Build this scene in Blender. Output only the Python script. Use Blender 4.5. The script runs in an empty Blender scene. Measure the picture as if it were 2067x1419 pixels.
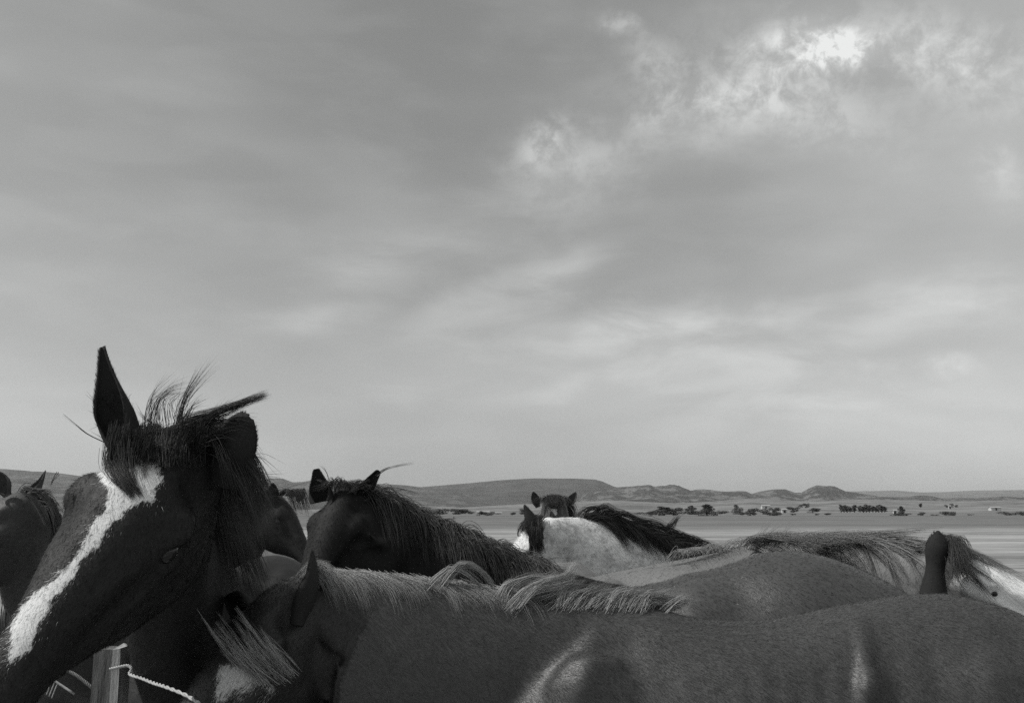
import bpy, math, random
import numpy as np
from mathutils import Vector, Matrix
from mathutils.bvhtree import BVHTree
from mathutils import noise as mnoise

sc = bpy.context.scene
rng = np.random.default_rng(7)
random.seed(7)
COL = sc.collection

# ------------------------------------------------------------------ camera
F, PW, PH = 1923.0, 2067.0, 1419.0
CAMZ = 1.68
PITCH = math.atan(320.5 / F)
cd = bpy.data.cameras.new('camera')
cam = bpy.data.objects.new('camera', cd)
COL.objects.link(cam)
sc.camera = cam
cam.location = (0, 0, CAMZ)
cam.rotation_euler = (math.pi / 2 + PITCH, 0, 0)
cd.sensor_fit = 'HORIZONTAL'
cd.sensor_width = 36.0
cd.lens = 36.0 * F / PW
cd.clip_start = 0.05
cd.clip_end = 40000
CP, SP = math.cos(PITCH), math.sin(PITCH)

def pix(px, py, Y):
    """world point seen at photo pixel (px, py) at distance Y along the view"""
    a = (px - PW / 2) / F
    b = -(py - PH / 2) / F
    d = np.array([a, CP - b * SP, SP + b * CP])
    return np.array([0, 0, CAMZ]) + d * (Y / d[1])

def proj(P):
    P = np.asarray(P, float)
    r = P - np.array([0, 0, CAMZ])
    w = r[..., 1] * CP + r[..., 2] * SP
    u = -r[..., 1] * SP + r[..., 2] * CP
    w = np.where(np.abs(w) < 1e-6, 1e-6, w)
    return PW / 2 + F * r[..., 0] / w, PH / 2 - F * u / w, w

# ------------------------------------------------------------------ world, sun, exposure
SUN = np.array([-0.93, -0.16, 0.0])
SUN /= np.linalg.norm(SUN)
ELEV = math.radians(52)
SUNV = np.array([SUN[0] * math.cos(ELEV), SUN[1] * math.cos(ELEV), math.sin(ELEV)])
wd = bpy.data.worlds.new('World')
sc.world = wd
wd.use_nodes = True
nt = wd.node_tree
for n in list(nt.nodes):
    nt.nodes.remove(n)

class NG:
    """small helper that writes shader nodes as expressions"""
    def __init__(s, nt): s.nt = nt
    def n(s, t, **k):
        x = s.nt.nodes.new(t)
        for a, b in k.items(): setattr(x, a, b)
        return x
    def put(s, sock, v):
        if v is None: return
        if isinstance(v, bpy.types.NodeSocket): s.nt.links.new(v, sock)
        else: sock.default_value = v
    def m(s, op, a, b=None, c=None, clamp=False):
        x = s.n('ShaderNodeMath', operation=op, use_clamp=clamp)
        s.put(x.inputs[0], a); s.put(x.inputs[1], b)
        if c is not None: s.put(x.inputs[2], c)
        return x.outputs[0]
    def v(s, op, a, b=None, out=0):
        x = s.n('ShaderNodeVectorMath', operation=op)
        s.put(x.inputs[0], a)
        if b is not None: s.put(x.inputs[1], b)
        return x.outputs[out]
    def length(s, a):
        x = s.n('ShaderNodeVectorMath', operation='LENGTH'); s.put(x.inputs[0], a)
        return x.outputs['Value']
    def noise(s, vec, scale, detail=4, rough=0.5, dist=0.0):
        x = s.n('ShaderNodeTexNoise')
        s.put(x.inputs['Vector'], vec)
        x.inputs['Scale'].default_value = scale
        x.inputs['Detail'].default_value = detail
        x.inputs['Roughness'].default_value = rough
        x.inputs['Distortion'].default_value = dist
        return x.outputs['Fac']
    def mr(s, v, a, b, c, d, smooth=True):
        x = s.n('ShaderNodeMapRange', interpolation_type='SMOOTHSTEP' if smooth else 'LINEAR')
        s.put(x.inputs[0], v)
        for i, q in enumerate((a, b, c, d)): s.put(x.inputs[1 + i], q)
        return x.outputs[0]
    def mix(s, f, a, b):
        return s.m('ADD', s.m('MULTIPLY', a, s.m('SUBTRACT', 1.0, f)), s.m('MULTIPLY', b, f))

g = NG(nt)
sky = g.n('ShaderNodeTexSky', sky_type='NISHITA', sun_disc=False)
sky.sun_elevation = ELEV
sky.sun_rotation = math.atan2(SUN[0], SUN[1])
sky.altitude = 300
sky.air_density = 1.0
sky.dust_density = 2.5
bw = g.n('ShaderNodeRGBToBW'); nt.links.new(sky.outputs[0], bw.inputs[0])
tc = g.n('ShaderNodeTexCoord')
dirv = tc.outputs['Generated']
sp = g.n('ShaderNodeSeparateXYZ'); nt.links.new(dirv, sp.inputs[0])
yy = g.m('MAXIMUM', sp.outputs[1], 0.08)
cu = g.m('DIVIDE', sp.outputs[0], yy)
cw = g.m('DIVIDE', sp.outputs[2], yy)
cmb = g.n('ShaderNodeCombineXYZ'); nt.links.new(cu, cmb.inputs[0]); nt.links.new(cw, cmb.inputs[1])
wob = g.noise(dirv, 5.0, 3)
uv = cmb.outputs[0]
wsc = g.v('MULTIPLY', dirv, (1.0, 1.0, 3.2))
streak = g.noise(wsc, 7.0, 6, 0.55, 0.4)
soft = g.noise(wsc, 3.0, 3, 0.5, 0.2)
puff = g.noise(dirv, 22.0, 8, 0.62, 0.5)
fine = g.noise(dirv, 60.0, 6, 0.65, 0.3)
# warp blob coordinates so that no cloud patch has a geometric outline
wn = g.n('ShaderNodeTexNoise'); nt.links.new(dirv, wn.inputs['Vector'])
wn.inputs['Scale'].default_value = 6.0; wn.inputs['Detail'].default_value = 4
warp = g.v('SCALE', g.v('SUBTRACT', wn.outputs['Color'], (0.5, 0.5, 0.5)))
warp.node.inputs['Scale'].default_value = 0.11
uvw = g.v('ADD', uv, warp)

def blob(px, py, ax, ay, rot=0.0):
    P = pix(px, py, 1.0)
    d = g.v('SUBTRACT', uvw, (float(P[0]), float(P[2] - CAMZ), 0.0))
    dz = g.v('MULTIPLY', d, (1.0, 1.0, 0.0))
    r = g.n('ShaderNodeVectorRotate', rotation_type='Z_AXIS')
    nt.links.new(dz, r.inputs['Vector'])
    r.inputs['Angle'].default_value = -math.radians(rot)
    e = g.v('MULTIPLY', r.outputs[0], (F / ax, F / ay, 0.0))
    L = g.length(e)
    return g.mr(L, 0.0, 1.0, 1.0, 0.0)

def total(lst):
    t = None
    for (amp, b) in lst:
        q = g.m('MULTIPLY', b, amp)
        t = q if t is None else g.m('ADD', t, q)
    return t

CLOUD_SOFT = [  # streaky veils low in the sky
    (0.83, (1330, 650, 396, 79, 5)), (0.44, (1180, 680, 180, 65, 20)), (0.50, (1800, 640, 504, 101, 4)),
    (0.42, (1000, 600, 288, 87, 22)), (0.35, (1150, 540, 204, 87, 15)), (0.35, (640, 640, 180, 58, 12)),
    (0.33, (700, 545, 204, 116, 20)), (0.39, (1500, 730, 432, 65, 0)), (0.28, (860, 735, 288, 65, 15)),
    (0.33, (1200, 775, 264, 58, 12)), (0.24, (1700, 800, 600, 87, 0)), (0.37, (1950, 580, 312, 87, 0)),
    (0.28, (1480, 800, 720, 174, 0)), (0.33, (1350, 290, 396, 87, 8)), (0.28, (1000, 420, 396, 159, 15)),
]
CLOUD_PUFF = [  # ragged bright tufts upper right
    (1.6, (1690, 110, 120, 80, 20)), (0.55, (1610, 80, 220, 90, 5)), (0.36, (1540, 165, 400, 150, 20)),
    (0.42, (1370, 205, 200, 60, 14)), (0.4, (1650, 240, 300, 140, -20)), (0.55, (1105, 275, 95, 75, 20)),
    (0.25, (1130, 330, 210, 150, -30)), (0.42, (1255, 65, 90, 42, 0)), (0.28, (1850, 80, 260, 130, -10)),
    (0.35, (1320, 130, 80, 100, -40)), (0.3, (2000, 350, 90, 120, 0)), (0.35, (1920, 750, 90, 40, -10)),
    (0.4, (1980, 130, 300, 200, 0)), (0.2, (1560, 120, 620, 260, 10)), (0.10, (1250, 290, 420, 120, 8)),
]
softsum = total([(a, blob(*b)) for a, b in CLOUD_SOFT])
puffsum = total([(a, blob(*b)) for a, b in CLOUD_PUFF])
stn = g.mr(streak, 0.36, 0.66, 0.35, 1.15)
pfn = g.mr(g.m('ADD', g.m('MULTIPLY', puff, 0.60), g.m('MULTIPLY', fine, 0.40)), 0.38, 0.62, 0.22, 1.2)
gensoft = g.m('ADD', g.m('MULTIPLY', g.mr(soft, 0.36, 0.70, 0.0, 1.0), 0.20), g.m('MULTIPLY', g.mr(streak, 0.42, 0.68, 0.0, 1.0), 0.07))
cl = g.m('ADD', g.m('ADD', g.m('MULTIPLY', g.m('MULTIPLY', softsum, 0.72), stn), g.m('MULTIPLY', puffsum, pfn)), gensoft)
# thin bright veil: everywhere on the right-hand part of the sky and along the horizon
veilr = g.mr(cu, -0.15, 0.75, 0.0, 0.42)
veill = g.mr(cu, -0.15, -0.6, 0.10, 0.20)
veilh = g.mr(sp.outputs[2], 0.0, 0.24, 0.24, 0.0)
cl = g.m('ADD', g.m('ADD', cl, 0.04), g.m('ADD', g.m('ADD', veilr, veill), veilh))
SKY_K = 0.094
skyl = g.m('MULTIPLY', bw.outputs[0], 1.0)
# grain-like thickness variation of the high veil
fac = g.m('MINIMUM', cl, 1.6)
CLOUD_L = 8.2
lum = g.m('ADD', g.m('MULTIPLY', skyl, g.m('SUBTRACT', 1.0, g.m('MULTIPLY', g.m('MINIMUM', cl, 1.0), 0.5))), g.m('MULTIPLY', fac, CLOUD_L * 0.62))
cc = g.n('ShaderNodeCombineXYZ')
for i, k in enumerate((0.985, 1.0, 0.99)):
    nt.links.new(g.m('MULTIPLY', lum, k), cc.inputs[i])
bg = g.n('ShaderNodeBackground'); nt.links.new(cc.outputs[0], bg.inputs[0])
bg.inputs[1].default_value = SKY_K
wo = g.n('ShaderNodeOutputWorld'); nt.links.new(bg.outputs[0], wo.inputs[0])

sd = bpy.data.lights.new('sun', 'SUN')
sd.energy = 3.1
sd.angle = math.radians(0.8)
sd.color = (1.0, 0.985, 0.96)
so = bpy.data.objects.new('sun', sd); COL.objects.link(so)
so.location = (0, 0, 30)
so.rotation_euler = Vector(SUNV).to_track_quat('Z', 'Y').to_euler()

sc.view_settings.view_transform = 'Standard'
sc.view_settings.look = 'None'
sc.view_settings.exposure = 0.0
sc.view_settings.gamma = 1.0
sc.view_settings.use_curve_mapping = False
sc.render.engine = 'CYCLES'
sc.cycles.use_denoising = False
sc.cycles.max_bounces = 5
sc.cycles.volume_bounces = 0
sc.cycles.use_adaptive_sampling = False

# ------------------------------------------------------------------ helpers
def setp(o, label=None, cat=None, group=None, kind=None):
    if label: o['label'] = label
    if cat: o['category'] = cat
    if group: o['group'] = group
    if kind: o['kind'] = kind
    return o

def mesh_obj(name, V, Fc, mat=None, parent=None, smooth=True, attrs=None, normals=None):
    me = bpy.data.meshes.new(name)
    V = np.asarray(V, np.float32)
    if isinstance(Fc, np.ndarray):
        nf, k = Fc.shape
        me.vertices.add(len(V)); me.vertices.foreach_set('co', V.ravel())
        me.loops.add(nf * k); me.loops.foreach_set('vertex_index', Fc.astype(np.int32).ravel())
        me.polygons.add(nf)
        me.polygons.foreach_set('loop_start', np.arange(0, nf * k, k, dtype=np.int32))
        me.update(calc_edges=True)
    else:
        me.from_pydata([tuple(map(float, v)) for v in V], [], Fc)
        me.update()
    me.polygons.foreach_set('use_smooth', np.full(len(me.polygons), smooth))
    for an, arr in (attrs or {}).items():
        at = me.attributes.new(an, 'FLOAT_VECTOR' if arr.ndim == 2 else 'FLOAT', 'POINT')
        at.data.foreach_set('vector' if arr.ndim == 2 else 'value', arr.astype(np.float32).ravel())
    if normals is not None:
        me.normals_split_custom_set_from_vertices([tuple(map(float, v)) for v in normals])
    if mat: me.materials.append(mat)
    o = bpy.data.objects.new(name, me)
    COL.objects.link(o)
    if parent:
        o.parent = parent
        if parent.name.startswith('horse'):   # horse parts are modelled in world coordinates
            o.matrix_parent_inverse = Matrix.Translation(-Vector(parent.location))
    return o

def norm(v):
    v = np.asarray(v, float)
    return v / (np.linalg.norm(v, axis=-1, keepdims=True) + 1e-12)

def catmull(P, n):
    """resample rows of P (k, m) with a Catmull-Rom spline to n rows"""
    P = np.asarray(P, float)
    k = len(P)
    t = np.linspace(0, k - 1, n)
    i = np.clip(np.floor(t).astype(int), 0, k - 2)
    f = (t - i)[:, None]
    E = np.vstack([2 * P[0] - P[1], P, 2 * P[-1] - P[-2]])
    p0, p1, p2, p3 = E[i], E[i + 1], E[i + 2], E[i + 3]
    return 0.5 * (2 * p1 + (p2 - p0) * f + (2 * p0 - 5 * p1 + 4 * p2 - p3) * f ** 2 + (3 * p1 - p0 - 3 * p2 + p3) * f ** 3)

class Geo:
    def __init__(s): s.V = []; s.F = []; s.n = 0
    def add(s, V, Fc):
        s.V.append(np.asarray(V, float)); s.F += [tuple(int(i) + s.n for i in f) for f in Fc]; s.n += len(V)
    def loft(s, C, A, B, egg=0.0, power=1.0, seg=24):
        """rings: centre C, half axis vectors A (sideways) and B (upwards); egg > 0 narrows the upper side"""
        C, A, B = map(lambda q: np.asarray(q, float), (C, A, B))
        egg = np.broadcast_to(np.asarray(egg, float), (len(C),))
        th = np.linspace(0, 2 * math.pi, seg, endpoint=False)
        c, sn = np.cos(th), np.sin(th)
        cx = np.sign(c) * np.abs(c) ** power; sy = np.sign(sn) * np.abs(sn) ** power
        V = []
        for k in range(len(C)):
            w = 1 - egg[k] * sn
            V.append(C[k] + np.outer(cx * w, A[k]) + np.outer(sy, B[k]))
        V = np.vstack(V)
        Fc = []
        for k in range(len(C) - 1):
            for j in range(seg):
                a, b = k * seg + j, k * seg + (j + 1) % seg
                Fc.append((a, b, b + seg, a + seg))
        Fc.append(tuple(range(seg))[::-1])
        Fc.append(tuple(range((len(C) - 1) * seg, len(C) * seg)))
        s.add(V, Fc)
    def tube(s, P, R, seg=16, n=None, ry=None):
        P = np.asarray(P, float); R = np.asarray(R, float)
        if n:
            Q = catmull(np.column_stack([P, R]), n); P, R = Q[:, :3], np.maximum(Q[:, 3], 0.004)
        T = norm(np.gradient(P, axis=0))
        ref = np.array([0, 1, 0.01])
        A = norm(np.cross(T, ref)); B = norm(np.cross(A, T))
        s.loft(P, A * R[:, None], B * R[:, None], seg=seg)
    def ell(s, C, X, Y, Z, seg=14):
        """ellipsoid with half-axis vectors"""
        th = np.linspace(0, math.pi, seg // 2 + 2)[1:-1]
        cen = [np.asarray(C) + math.cos(t) * np.asarray(Z, float) for t in th]
        s.loft(cen, [math.sin(t) * np.asarray(X, float) for t in th], [math.sin(t) * np.asarray(Y, float) for t in th], seg=seg)

# ------------------------------------------------------------------ materials
def new_mat(name):
    m = bpy.data.materials.new(name); m.use_nodes = True
    t = m.node_tree
    b = t.nodes['Principled BSDF']
    return m, NG(t), b

def grey(gm, fac, tint=(0.99, 1.0, 1.0)):
    c = gm.n('ShaderNodeCombineColor')
    for i, k in enumerate(tint): gm.nt.links.new(gm.m('MULTIPLY', fac, k), c.inputs[i])
    return c.outputs[0]

def coat_material(name, base, dapple=0.0, white=None, dark_face=0.0, spec=0.35, rough=0.55, speck=0.25, white_l=0.62, patch=0.18, marked=False):
    """horse coat. white: list of (along, centre, halfwidth) rows describing the blaze in head coordinates"""
    m, gm, b = new_mat(name)
    at = gm.n('ShaderNodeAttribute', attribute_name='hp')
    bp = gm.n('ShaderNodeAttribute', attribute_name='bp')
    co = bp.outputs['Vector']
    st = gm.v('MULTIPLY', co, (0.35, 1.0, 1.0))
    n1 = gm.noise(co, 3.0, 3)
    n2 = gm.noise(st, 60.0, 4, 0.6)
    n3 = gm.noise(co, 260.0, 2, 0.6)
    val = gm.m('MULTIPLY', gm.m('ADD', 1 - patch, gm.m('MULTIPLY', n1, 2 * patch)), base)
    val = gm.m('MULTIPLY', val, gm.m('ADD', 1 - speck, gm.m('MULTIPLY', n2, 2 * speck)))
    val = gm.m('MULTIPLY', val, gm.m('ADD', 0.85, gm.m('MULTIPLY', n3, 0.3)))
    if dapple:
        d1 = gm.noise(co, 9.0, 4, 0.65)
        d2 = gm.noise(co, 34.0, 5, 0.75)
        dd = gm.mr(gm.m('ADD', gm.m('MULTIPLY', d1, 0.42), gm.m('MULTIPLY', d2, 0.58)), 0.36, 0.56, 1 - dapple, 1.0)
        val = gm.m('MULTIPLY', val, dd)
    s = gm.n('ShaderNodeSeparateXYZ'); gm.nt.links.new(at.outputs['Vector'], s.inputs[0])
    if dark_face:
        f = gm.mr(s.outputs[0], *dark_face[:2], 0.0, 1.0)
        val = gm.mix(f, val, dark_face[2])
    if marked:
        ma = gm.n('ShaderNodeAttribute', attribute_name='mark')
        wn1 = gm.noise(gm.v('MULTIPLY', at.outputs['Vector'], (0.6, 1, 1)), 60.0, 4, 0.7)
        wn2 = gm.noise(gm.v('MULTIPLY', at.outputs['Vector'], (0.22, 1, 1)), 240.0, 3, 0.6)
        e = gm.m('ADD', gm.m('ADD', ma.outputs['Fac'], gm.m('MULTIPLY', gm.m('SUBTRACT', wn1, 0.5), 0.036)), gm.m('MULTIPLY', gm.m('SUBTRACT', wn2, 0.5), 0.016))
        # roan ticking inside the star
        tk = gm.length(gm.v('MULTIPLY', gm.v('SUBTRACT', at.outputs['Vector'], marked), (1, 0, 1)))
        tick = gm.m('MULTIPLY', gm.mr(tk, 0.010, 0.032, 1.0, 0.0), gm.mr(gm.noise(at.outputs['Vector'], 170.0, 3, 0.7), 0.46, 0.56, 0.0, 0.75))
        mk = gm.m('MULTIPLY', gm.mr(e, -0.003, 0.004, 0.0, 1.0), gm.m('SUBTRACT', 1.0, tick))
        val = gm.mix(mk, val, gm.m('MULTIPLY', gm.m('ADD', 0.78, gm.m('MULTIPLY', wn2, 0.4)), white_l))
    if white:
        # centre and half width as functions of distance along the face
        def curve(col):
            acc = None
            rows = white
            out = None
            for i in range(len(rows) - 1):
                a, bq = rows[i], rows[i + 1]
                seg = gm.mr(s.outputs[0], a[0], bq[0], 0.0, bq[col] - a[col], smooth=False)
                seg.node.clamp = True
                out = seg if out is None else gm.m('ADD', out, seg)
            return gm.m('ADD', out, rows[0][col])
        c = curve(1); w = curve(2)
        wn1 = gm.noise(gm.v('MULTIPLY', at.outputs['Vector'], (0.5, 1, 1)), 38.0, 4, 0.7)
        wn2 = gm.noise(gm.v('MULTIPLY', at.outputs['Vector'], (0.22, 1, 1)), 220.0, 3, 0.6)
        d = gm.m('ABSOLUTE', gm.m('SUBTRACT', s.outputs[2], c))
        e = gm.m('SUBTRACT', w, d)
        e = gm.m('ADD', e, gm.m('MULTIPLY', gm.m('SUBTRACT', wn1, 0.5), 0.035))
        e = gm.m('ADD', e, gm.m('MULTIPLY', gm.m('SUBTRACT', wn2, 0.5), 0.02))
        mk = gm.mr(e, -0.002, 0.004, 0.0, 1.0)
        mk = gm.m('MULTIPLY', mk, gm.mr(s.outputs[1], -0.09, -0.05, 0.0, 1.0))
        mk = gm.m('MULTIPLY', mk, gm.mr(s.outputs[0], 0.90, 0.92, 1.0, 0.0))
        wl = gm.m('MULTIPLY', gm.m('ADD', 0.78, gm.m('MULTIPLY', wn2, 0.35)), white_l)
        val = gm.mix(mk, val, wl)
    gm.nt.links.new(grey(gm, val), b.inputs['Base Color'])
    b.inputs['Roughness'].default_value = rough
    b.inputs['Specular IOR Level'].default_value = spec
    b.inputs['Sheen Weight'].default_value = 0.03 if base > .06 else 0.0
    b.inputs['Sheen Roughness'].default_value = 0.4
    bump = gm.n('ShaderNodeBump')
    bump.inputs['Strength'].default_value = 0.35
    bump.inputs['Distance'].default_value = 0.004
    gm.nt.links.new(gm.m('ADD', n2, gm.m('MULTIPLY', n3, 0.6)), bump.inputs['Height'])
    gm.nt.links.new(bump.outputs[0], b.inputs['Normal'])
    return m

def hair_material(name, base, var=0.5, rough=0.42, spec=0.5):
    m, gm, b = new_mat(name)
    a = gm.n('ShaderNodeAttribute', attribute_name='tone')
    val = gm.m('MULTIPLY', gm.m('ADD', 1 - var * 0.6, gm.m('MULTIPLY', a.outputs['Fac'], var * 1.2)), base)
    gm.nt.links.new(grey(gm, val), b.inputs['Base Color'])
    b.inputs['Roughness'].default_value = rough
    b.inputs['Specular IOR Level'].default_value = spec
    return m

def plain_material(name, base, rough=0.8, scale=8.0, amt=0.25, spec=0.3, stretch=(1, 1, 1), bump=0.2, bdist=0.003):
    m, gm, b = new_mat(name)
    t = gm.n('ShaderNodeTexCoord')
    co = gm.v('MULTIPLY', t.outputs['Object'], stretch)
    n1 = gm.noise(co, scale, 6, 0.65)
    n2 = gm.noise(co, scale * 6, 4, 0.6)
    f = gm.m('ADD', gm.m('MULTIPLY', n1, 0.65), gm.m('MULTIPLY', n2, 0.35))
    val = gm.m('MULTIPLY', gm.mr(f, 0.3, 0.7, 1 - amt, 1 + amt, smooth=False), base)
    gm.nt.links.new(grey(gm, val), b.inputs['Base Color'])
    b.inputs['Roughness'].default_value = rough
    b.inputs['Specular IOR Level'].default_value = spec
    bp = gm.n('ShaderNodeBump'); bp.inputs['Strength'].default_value = bump; bp.inputs['Distance'].default_value = bdist
    gm.nt.links.new(n2, bp.inputs['Height']); gm.nt.links.new(bp.outputs[0], b.inputs['Normal'])
    return m

m_eye, ge, be = new_mat('wet_eye')
be.inputs['Base Color'].default_value = (0.012, 0.012, 0.012, 1); be.inputs['Roughness'].default_value = 0.08

# ------------------------------------------------------------------ ground and hills
def ground_material():
    m, gm, b = new_mat('pasture')
    ge = gm.n('ShaderNodeNewGeometry')
    p = ge.outputs['Position']
    s = gm.n('ShaderNodeSeparateXYZ'); gm.nt.links.new(p, s.inputs[0])
    # long mown strips and damp bands run across the valley
    w1 = gm.noise(gm.v('MULTIPLY', p, (0.0022, 0.02, 0)), 1.0, 6, 0.6, 0.3)
    w2 = gm.noise(gm.v('MULTIPLY', p, (0.012, 0.16, 0)), 1.0, 6, 0.65, 0.2)
    w3 = gm.noise(p, 1.6, 6, 0.7)
    w4 = gm.noise(p, 0.12, 5, 0.6)
    v = gm.m('ADD', gm.m('MULTIPLY', w1, 0.45), gm.m('ADD', gm.m('MULTIPLY', w2, 0.33), gm.m('ADD', gm.m('MULTIPLY', w3, 0.10), gm.m('MULTIPLY', w4, 0.12))))
    w5 = gm.noise(gm.v('MULTIPLY', p, (0.14, 0.7, 0)), 1.0, 9, 0.8)
    v = gm.m('ADD', gm.m('MULTIPLY', v, .5), gm.m('MULTIPLY', w5, .5))
    val = gm.mr(v, 0.40, 0.60, 0.085, 0.21)
    # paler dry grass close to the herd, darker green beyond the ditch
    pale = gm.mr(gm.m('ADD', s.outputs[1], gm.m('MULTIPLY', gm.m('SUBTRACT', w1, 0.5), 50.0)), 75.0, 108.0, 1.0, 0.0)
    pale = gm.m('MULTIPLY', pale, gm.mr(s.outputs[1], 20.0, 45.0, 0.55, 1.0))
    val = gm.m('ADD', val, gm.m('MULTIPLY', pale, gm.mr(gm.m('ADD', gm.m('MULTIPLY', w2, .3), gm.m('ADD', gm.m('MULTIPLY', w4, .25), gm.m('MULTIPLY', w5, .45))), 0.38, 0.62, 0.03, 0.19)))
    # thin dark drainage lines
    for yc, hw in ((88.0, 1.3), (176.0, 3.6), (205.0, 2.6), (58.0, 0.6), (262.0, 4.0)):
        off = gm.m('ADD', s.outputs[1], gm.m('MULTIPLY', gm.m('SUBTRACT', gm.noise(gm.v('MULTIPLY', p, (0.01, 0, 0)), 1.0, 3), 0.5), yc * 0.16))
        dd = gm.m('ABSOLUTE', gm.m('SUBTRACT', off, yc))
        k = gm.m('MULTIPLY', gm.mr(dd, 0.0, hw, 1.0, 0.0), gm.mr(gm.noise(gm.v('MULTIPLY', p, (0.02, 0.004, 0)), 1.0, 3), 0.42, 0.54, 0.0, 1.0))
        val = gm.mix(gm.m('MULTIPLY', k, 0.8), val, 0.05)
    gm.nt.links.new(grey(gm, val), b.inputs['Base Color'])
    b.inputs['Roughness'].default_value = 0.95
    b.inputs['Specular IOR Level'].default_value = 0.1
    return m

def ground():
    # one sheet, finer near the herd, reaching the horizon
    xs = np.concatenate([-np.geomspace(14000, 3, 40), np.linspace(-2.5, 2.5, 9), np.geomspace(3, 14000, 40)])
    ys = np.concatenate([-np.geomspace(3000, 3, 24), np.linspace(-2.5, 12, 30), np.geomspace(13, 16000, 50)])
    X, Y = np.meshgrid(xs, ys)
    Z = np.zeros_like(X)
    for i in range(X.shape[0]):
        for j in range(X.shape[1]):
            r = math.hypot(X[i, j], Y[i, j])
            if r < 30: Z[i, j] = 0.012 * mnoise.noise(Vector((X[i, j] * 1.3, Y[i, j] * 1.3, 0)))
    V = np.column_stack([X.ravel(), Y.ravel(), Z.ravel()])
    nx = len(xs)
    idx = np.arange(len(xs) * len(ys)).reshape(len(ys), nx)
    Fc = np.column_stack([idx[:-1, :-1].ravel(), idx[:-1, 1:].ravel(), idx[1:, 1:].ravel(), idx[1:, :-1].ravel()])
    o = mesh_obj('ground', V, Fc, ground_material())
    setp(o, 'flat grey pasture stretching from the herd to the foot of the hills', kind='structure')
ground()

def hill_material(name, lo, hi, scale, thr=0.5, soft=0.08, hgt=None):
    m, gm, b = new_mat(name)
    ge = gm.n('ShaderNodeNewGeometry')
    p = gm.v('MULTIPLY', ge.outputs['Position'], (1, 0.6, 3.0))
    n1 = gm.noise(p, scale, 8, 0.62)
    n2 = gm.noise(p, scale * 5, 6, 0.7)
    f = gm.m('ADD', gm.m('MULTIPLY', n1, 0.6), gm.m('MULTIPLY', n2, 0.4))
    val = gm.mr(f, thr - soft, thr + soft, lo, hi)
    gm.nt.links.new(grey(gm, val), b.inputs['Base Color'])
    b.inputs['Roughness'].default_value = 1.0
    b.inputs['Specular IOR Level'].default_value = 0.0
    return m

def hill(name, label, outline, D, front, back, mat, rough=0.12, nscale=0.004, rows=26, step=5, seed=0, kind='structure', jag=0.0):
    ox = [a for a, _ in outline]; oy = [b for _, b in outline]
    cols = np.arange(ox[0], ox[-1] + 1, step)
    tt = np.concatenate([np.linspace(0, 1, rows), 1 + np.linspace(0, 1, 9)[1:]])
    V = []
    zr = [(1030.0 - np.interp(c, ox, oy)) / F * D for c in cols]
    for t in tt:
        Y = D - front * (1 - t) if t <= 1 else D + back * (t - 1)
        for c, z in zip(cols, zr):
            x = (c - PW / 2) / F * Y
            gq = t ** 1.15 if t <= 1 else (1 - (t - 1) ** 1.5)
            n = mnoise.fractal(Vector((x * nscale + seed, Y * nscale, seed)), 0.9, 2.1, 6)
            lim = min(1.0, 4 * t * (1.02 - t)) if t <= 1 else 0.5
            h = z * gq * (1 + rough * n * 2.2 * lim)
            if t <= 1: h = min(h, z * Y / D * (0.985 if t < 1 else 1))
            h += jag * abs(mnoise.noise(Vector((x * 0.03, Y * 0.03, seed)))) * (1 if t > 0.2 else 0)
            if t == 0: h = -4
            if t == 2: h = -4
            V.append((x, Y, h - 1.0))
    nc = len(cols); nr = len(tt)
    idx = np.arange(nc * nr).reshape(nr, nc)
    Fc = np.column_stack([idx[:-1, :-1].ravel(), idx[:-1, 1:].ravel(), idx[1:, 1:].ravel(), idx[1:, :-1].ravel()])
    o = mesh_obj(name, V, Fc, mat)
    setp(o, label, kind=kind)
    return o

M_dark_hill = hill_material('dark_wooded_hill', 0.045, 0.085, 0.010, 0.5, 0.12)
M_left_hill = hill_material('scrub_hill', 0.06, 0.13, 0.009, 0.52, 0.08)
M_rug = hill_material('rugged_hill', 0.055, 0.155, 0.012, 0.53, 0.045)
M_pale = hill_material('pale_slope', 0.12, 0.23, 0.010, 0.5, 0.10)
M_far = hill_material('far_range', 0.10, 0.16, 0.003, 0.5, 0.12)
hill('far_hills', 'pale distant range along the right horizon', [(-700, 985), (-300, 975), (200, 985), (700, 995), (1100, 998), (1400, 1000), (1500, 998), (1560, 996), (1640, 993), (1700, 992), (1760, 991), (1800, 990), (1850, 994), (1900, 993), (1960, 990), (2067, 989), (2400, 985), (2800, 992)], 9000, 2500, 1500, M_far, 0.05, 0.001, step=9, seed=3)
hill('wooded_hill', 'long dark flat topped hill in the middle distance', [(640, 1012), (700, 1000), (780, 988), (860, 982), (900, 979), (950, 975), (1000, 970), (1040, 967.5), (1080, 965.5), (1120, 966), (1160, 966), (1200, 968), (1215, 972), (1235, 981), (1265, 990), (1300, 1000), (1360, 1014), (1420, 1030)], 5200, 2400, 1200, M_dark_hill, 0.07, 0.0016, step=5, seed=11)
hill('scrub_hills', 'scrubby hills behind the herd on the left', [(-600, 960), (-200, 940), (0, 946), (60, 950), (110, 953), (200, 965), (300, 972), (430, 975), (480, 972), (520, 968), (560, 965), (575, 966), (595, 973), (615, 972), (640, 967), (700, 972), (760, 976), (820, 979), (860, 984), (920, 990), (960, 998), (1020, 1008), (1100, 1022), (1140, 1030)], 4300, 2100, 900, M_left_hill, 0.15, 0.003, step=5, seed=5)
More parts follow.
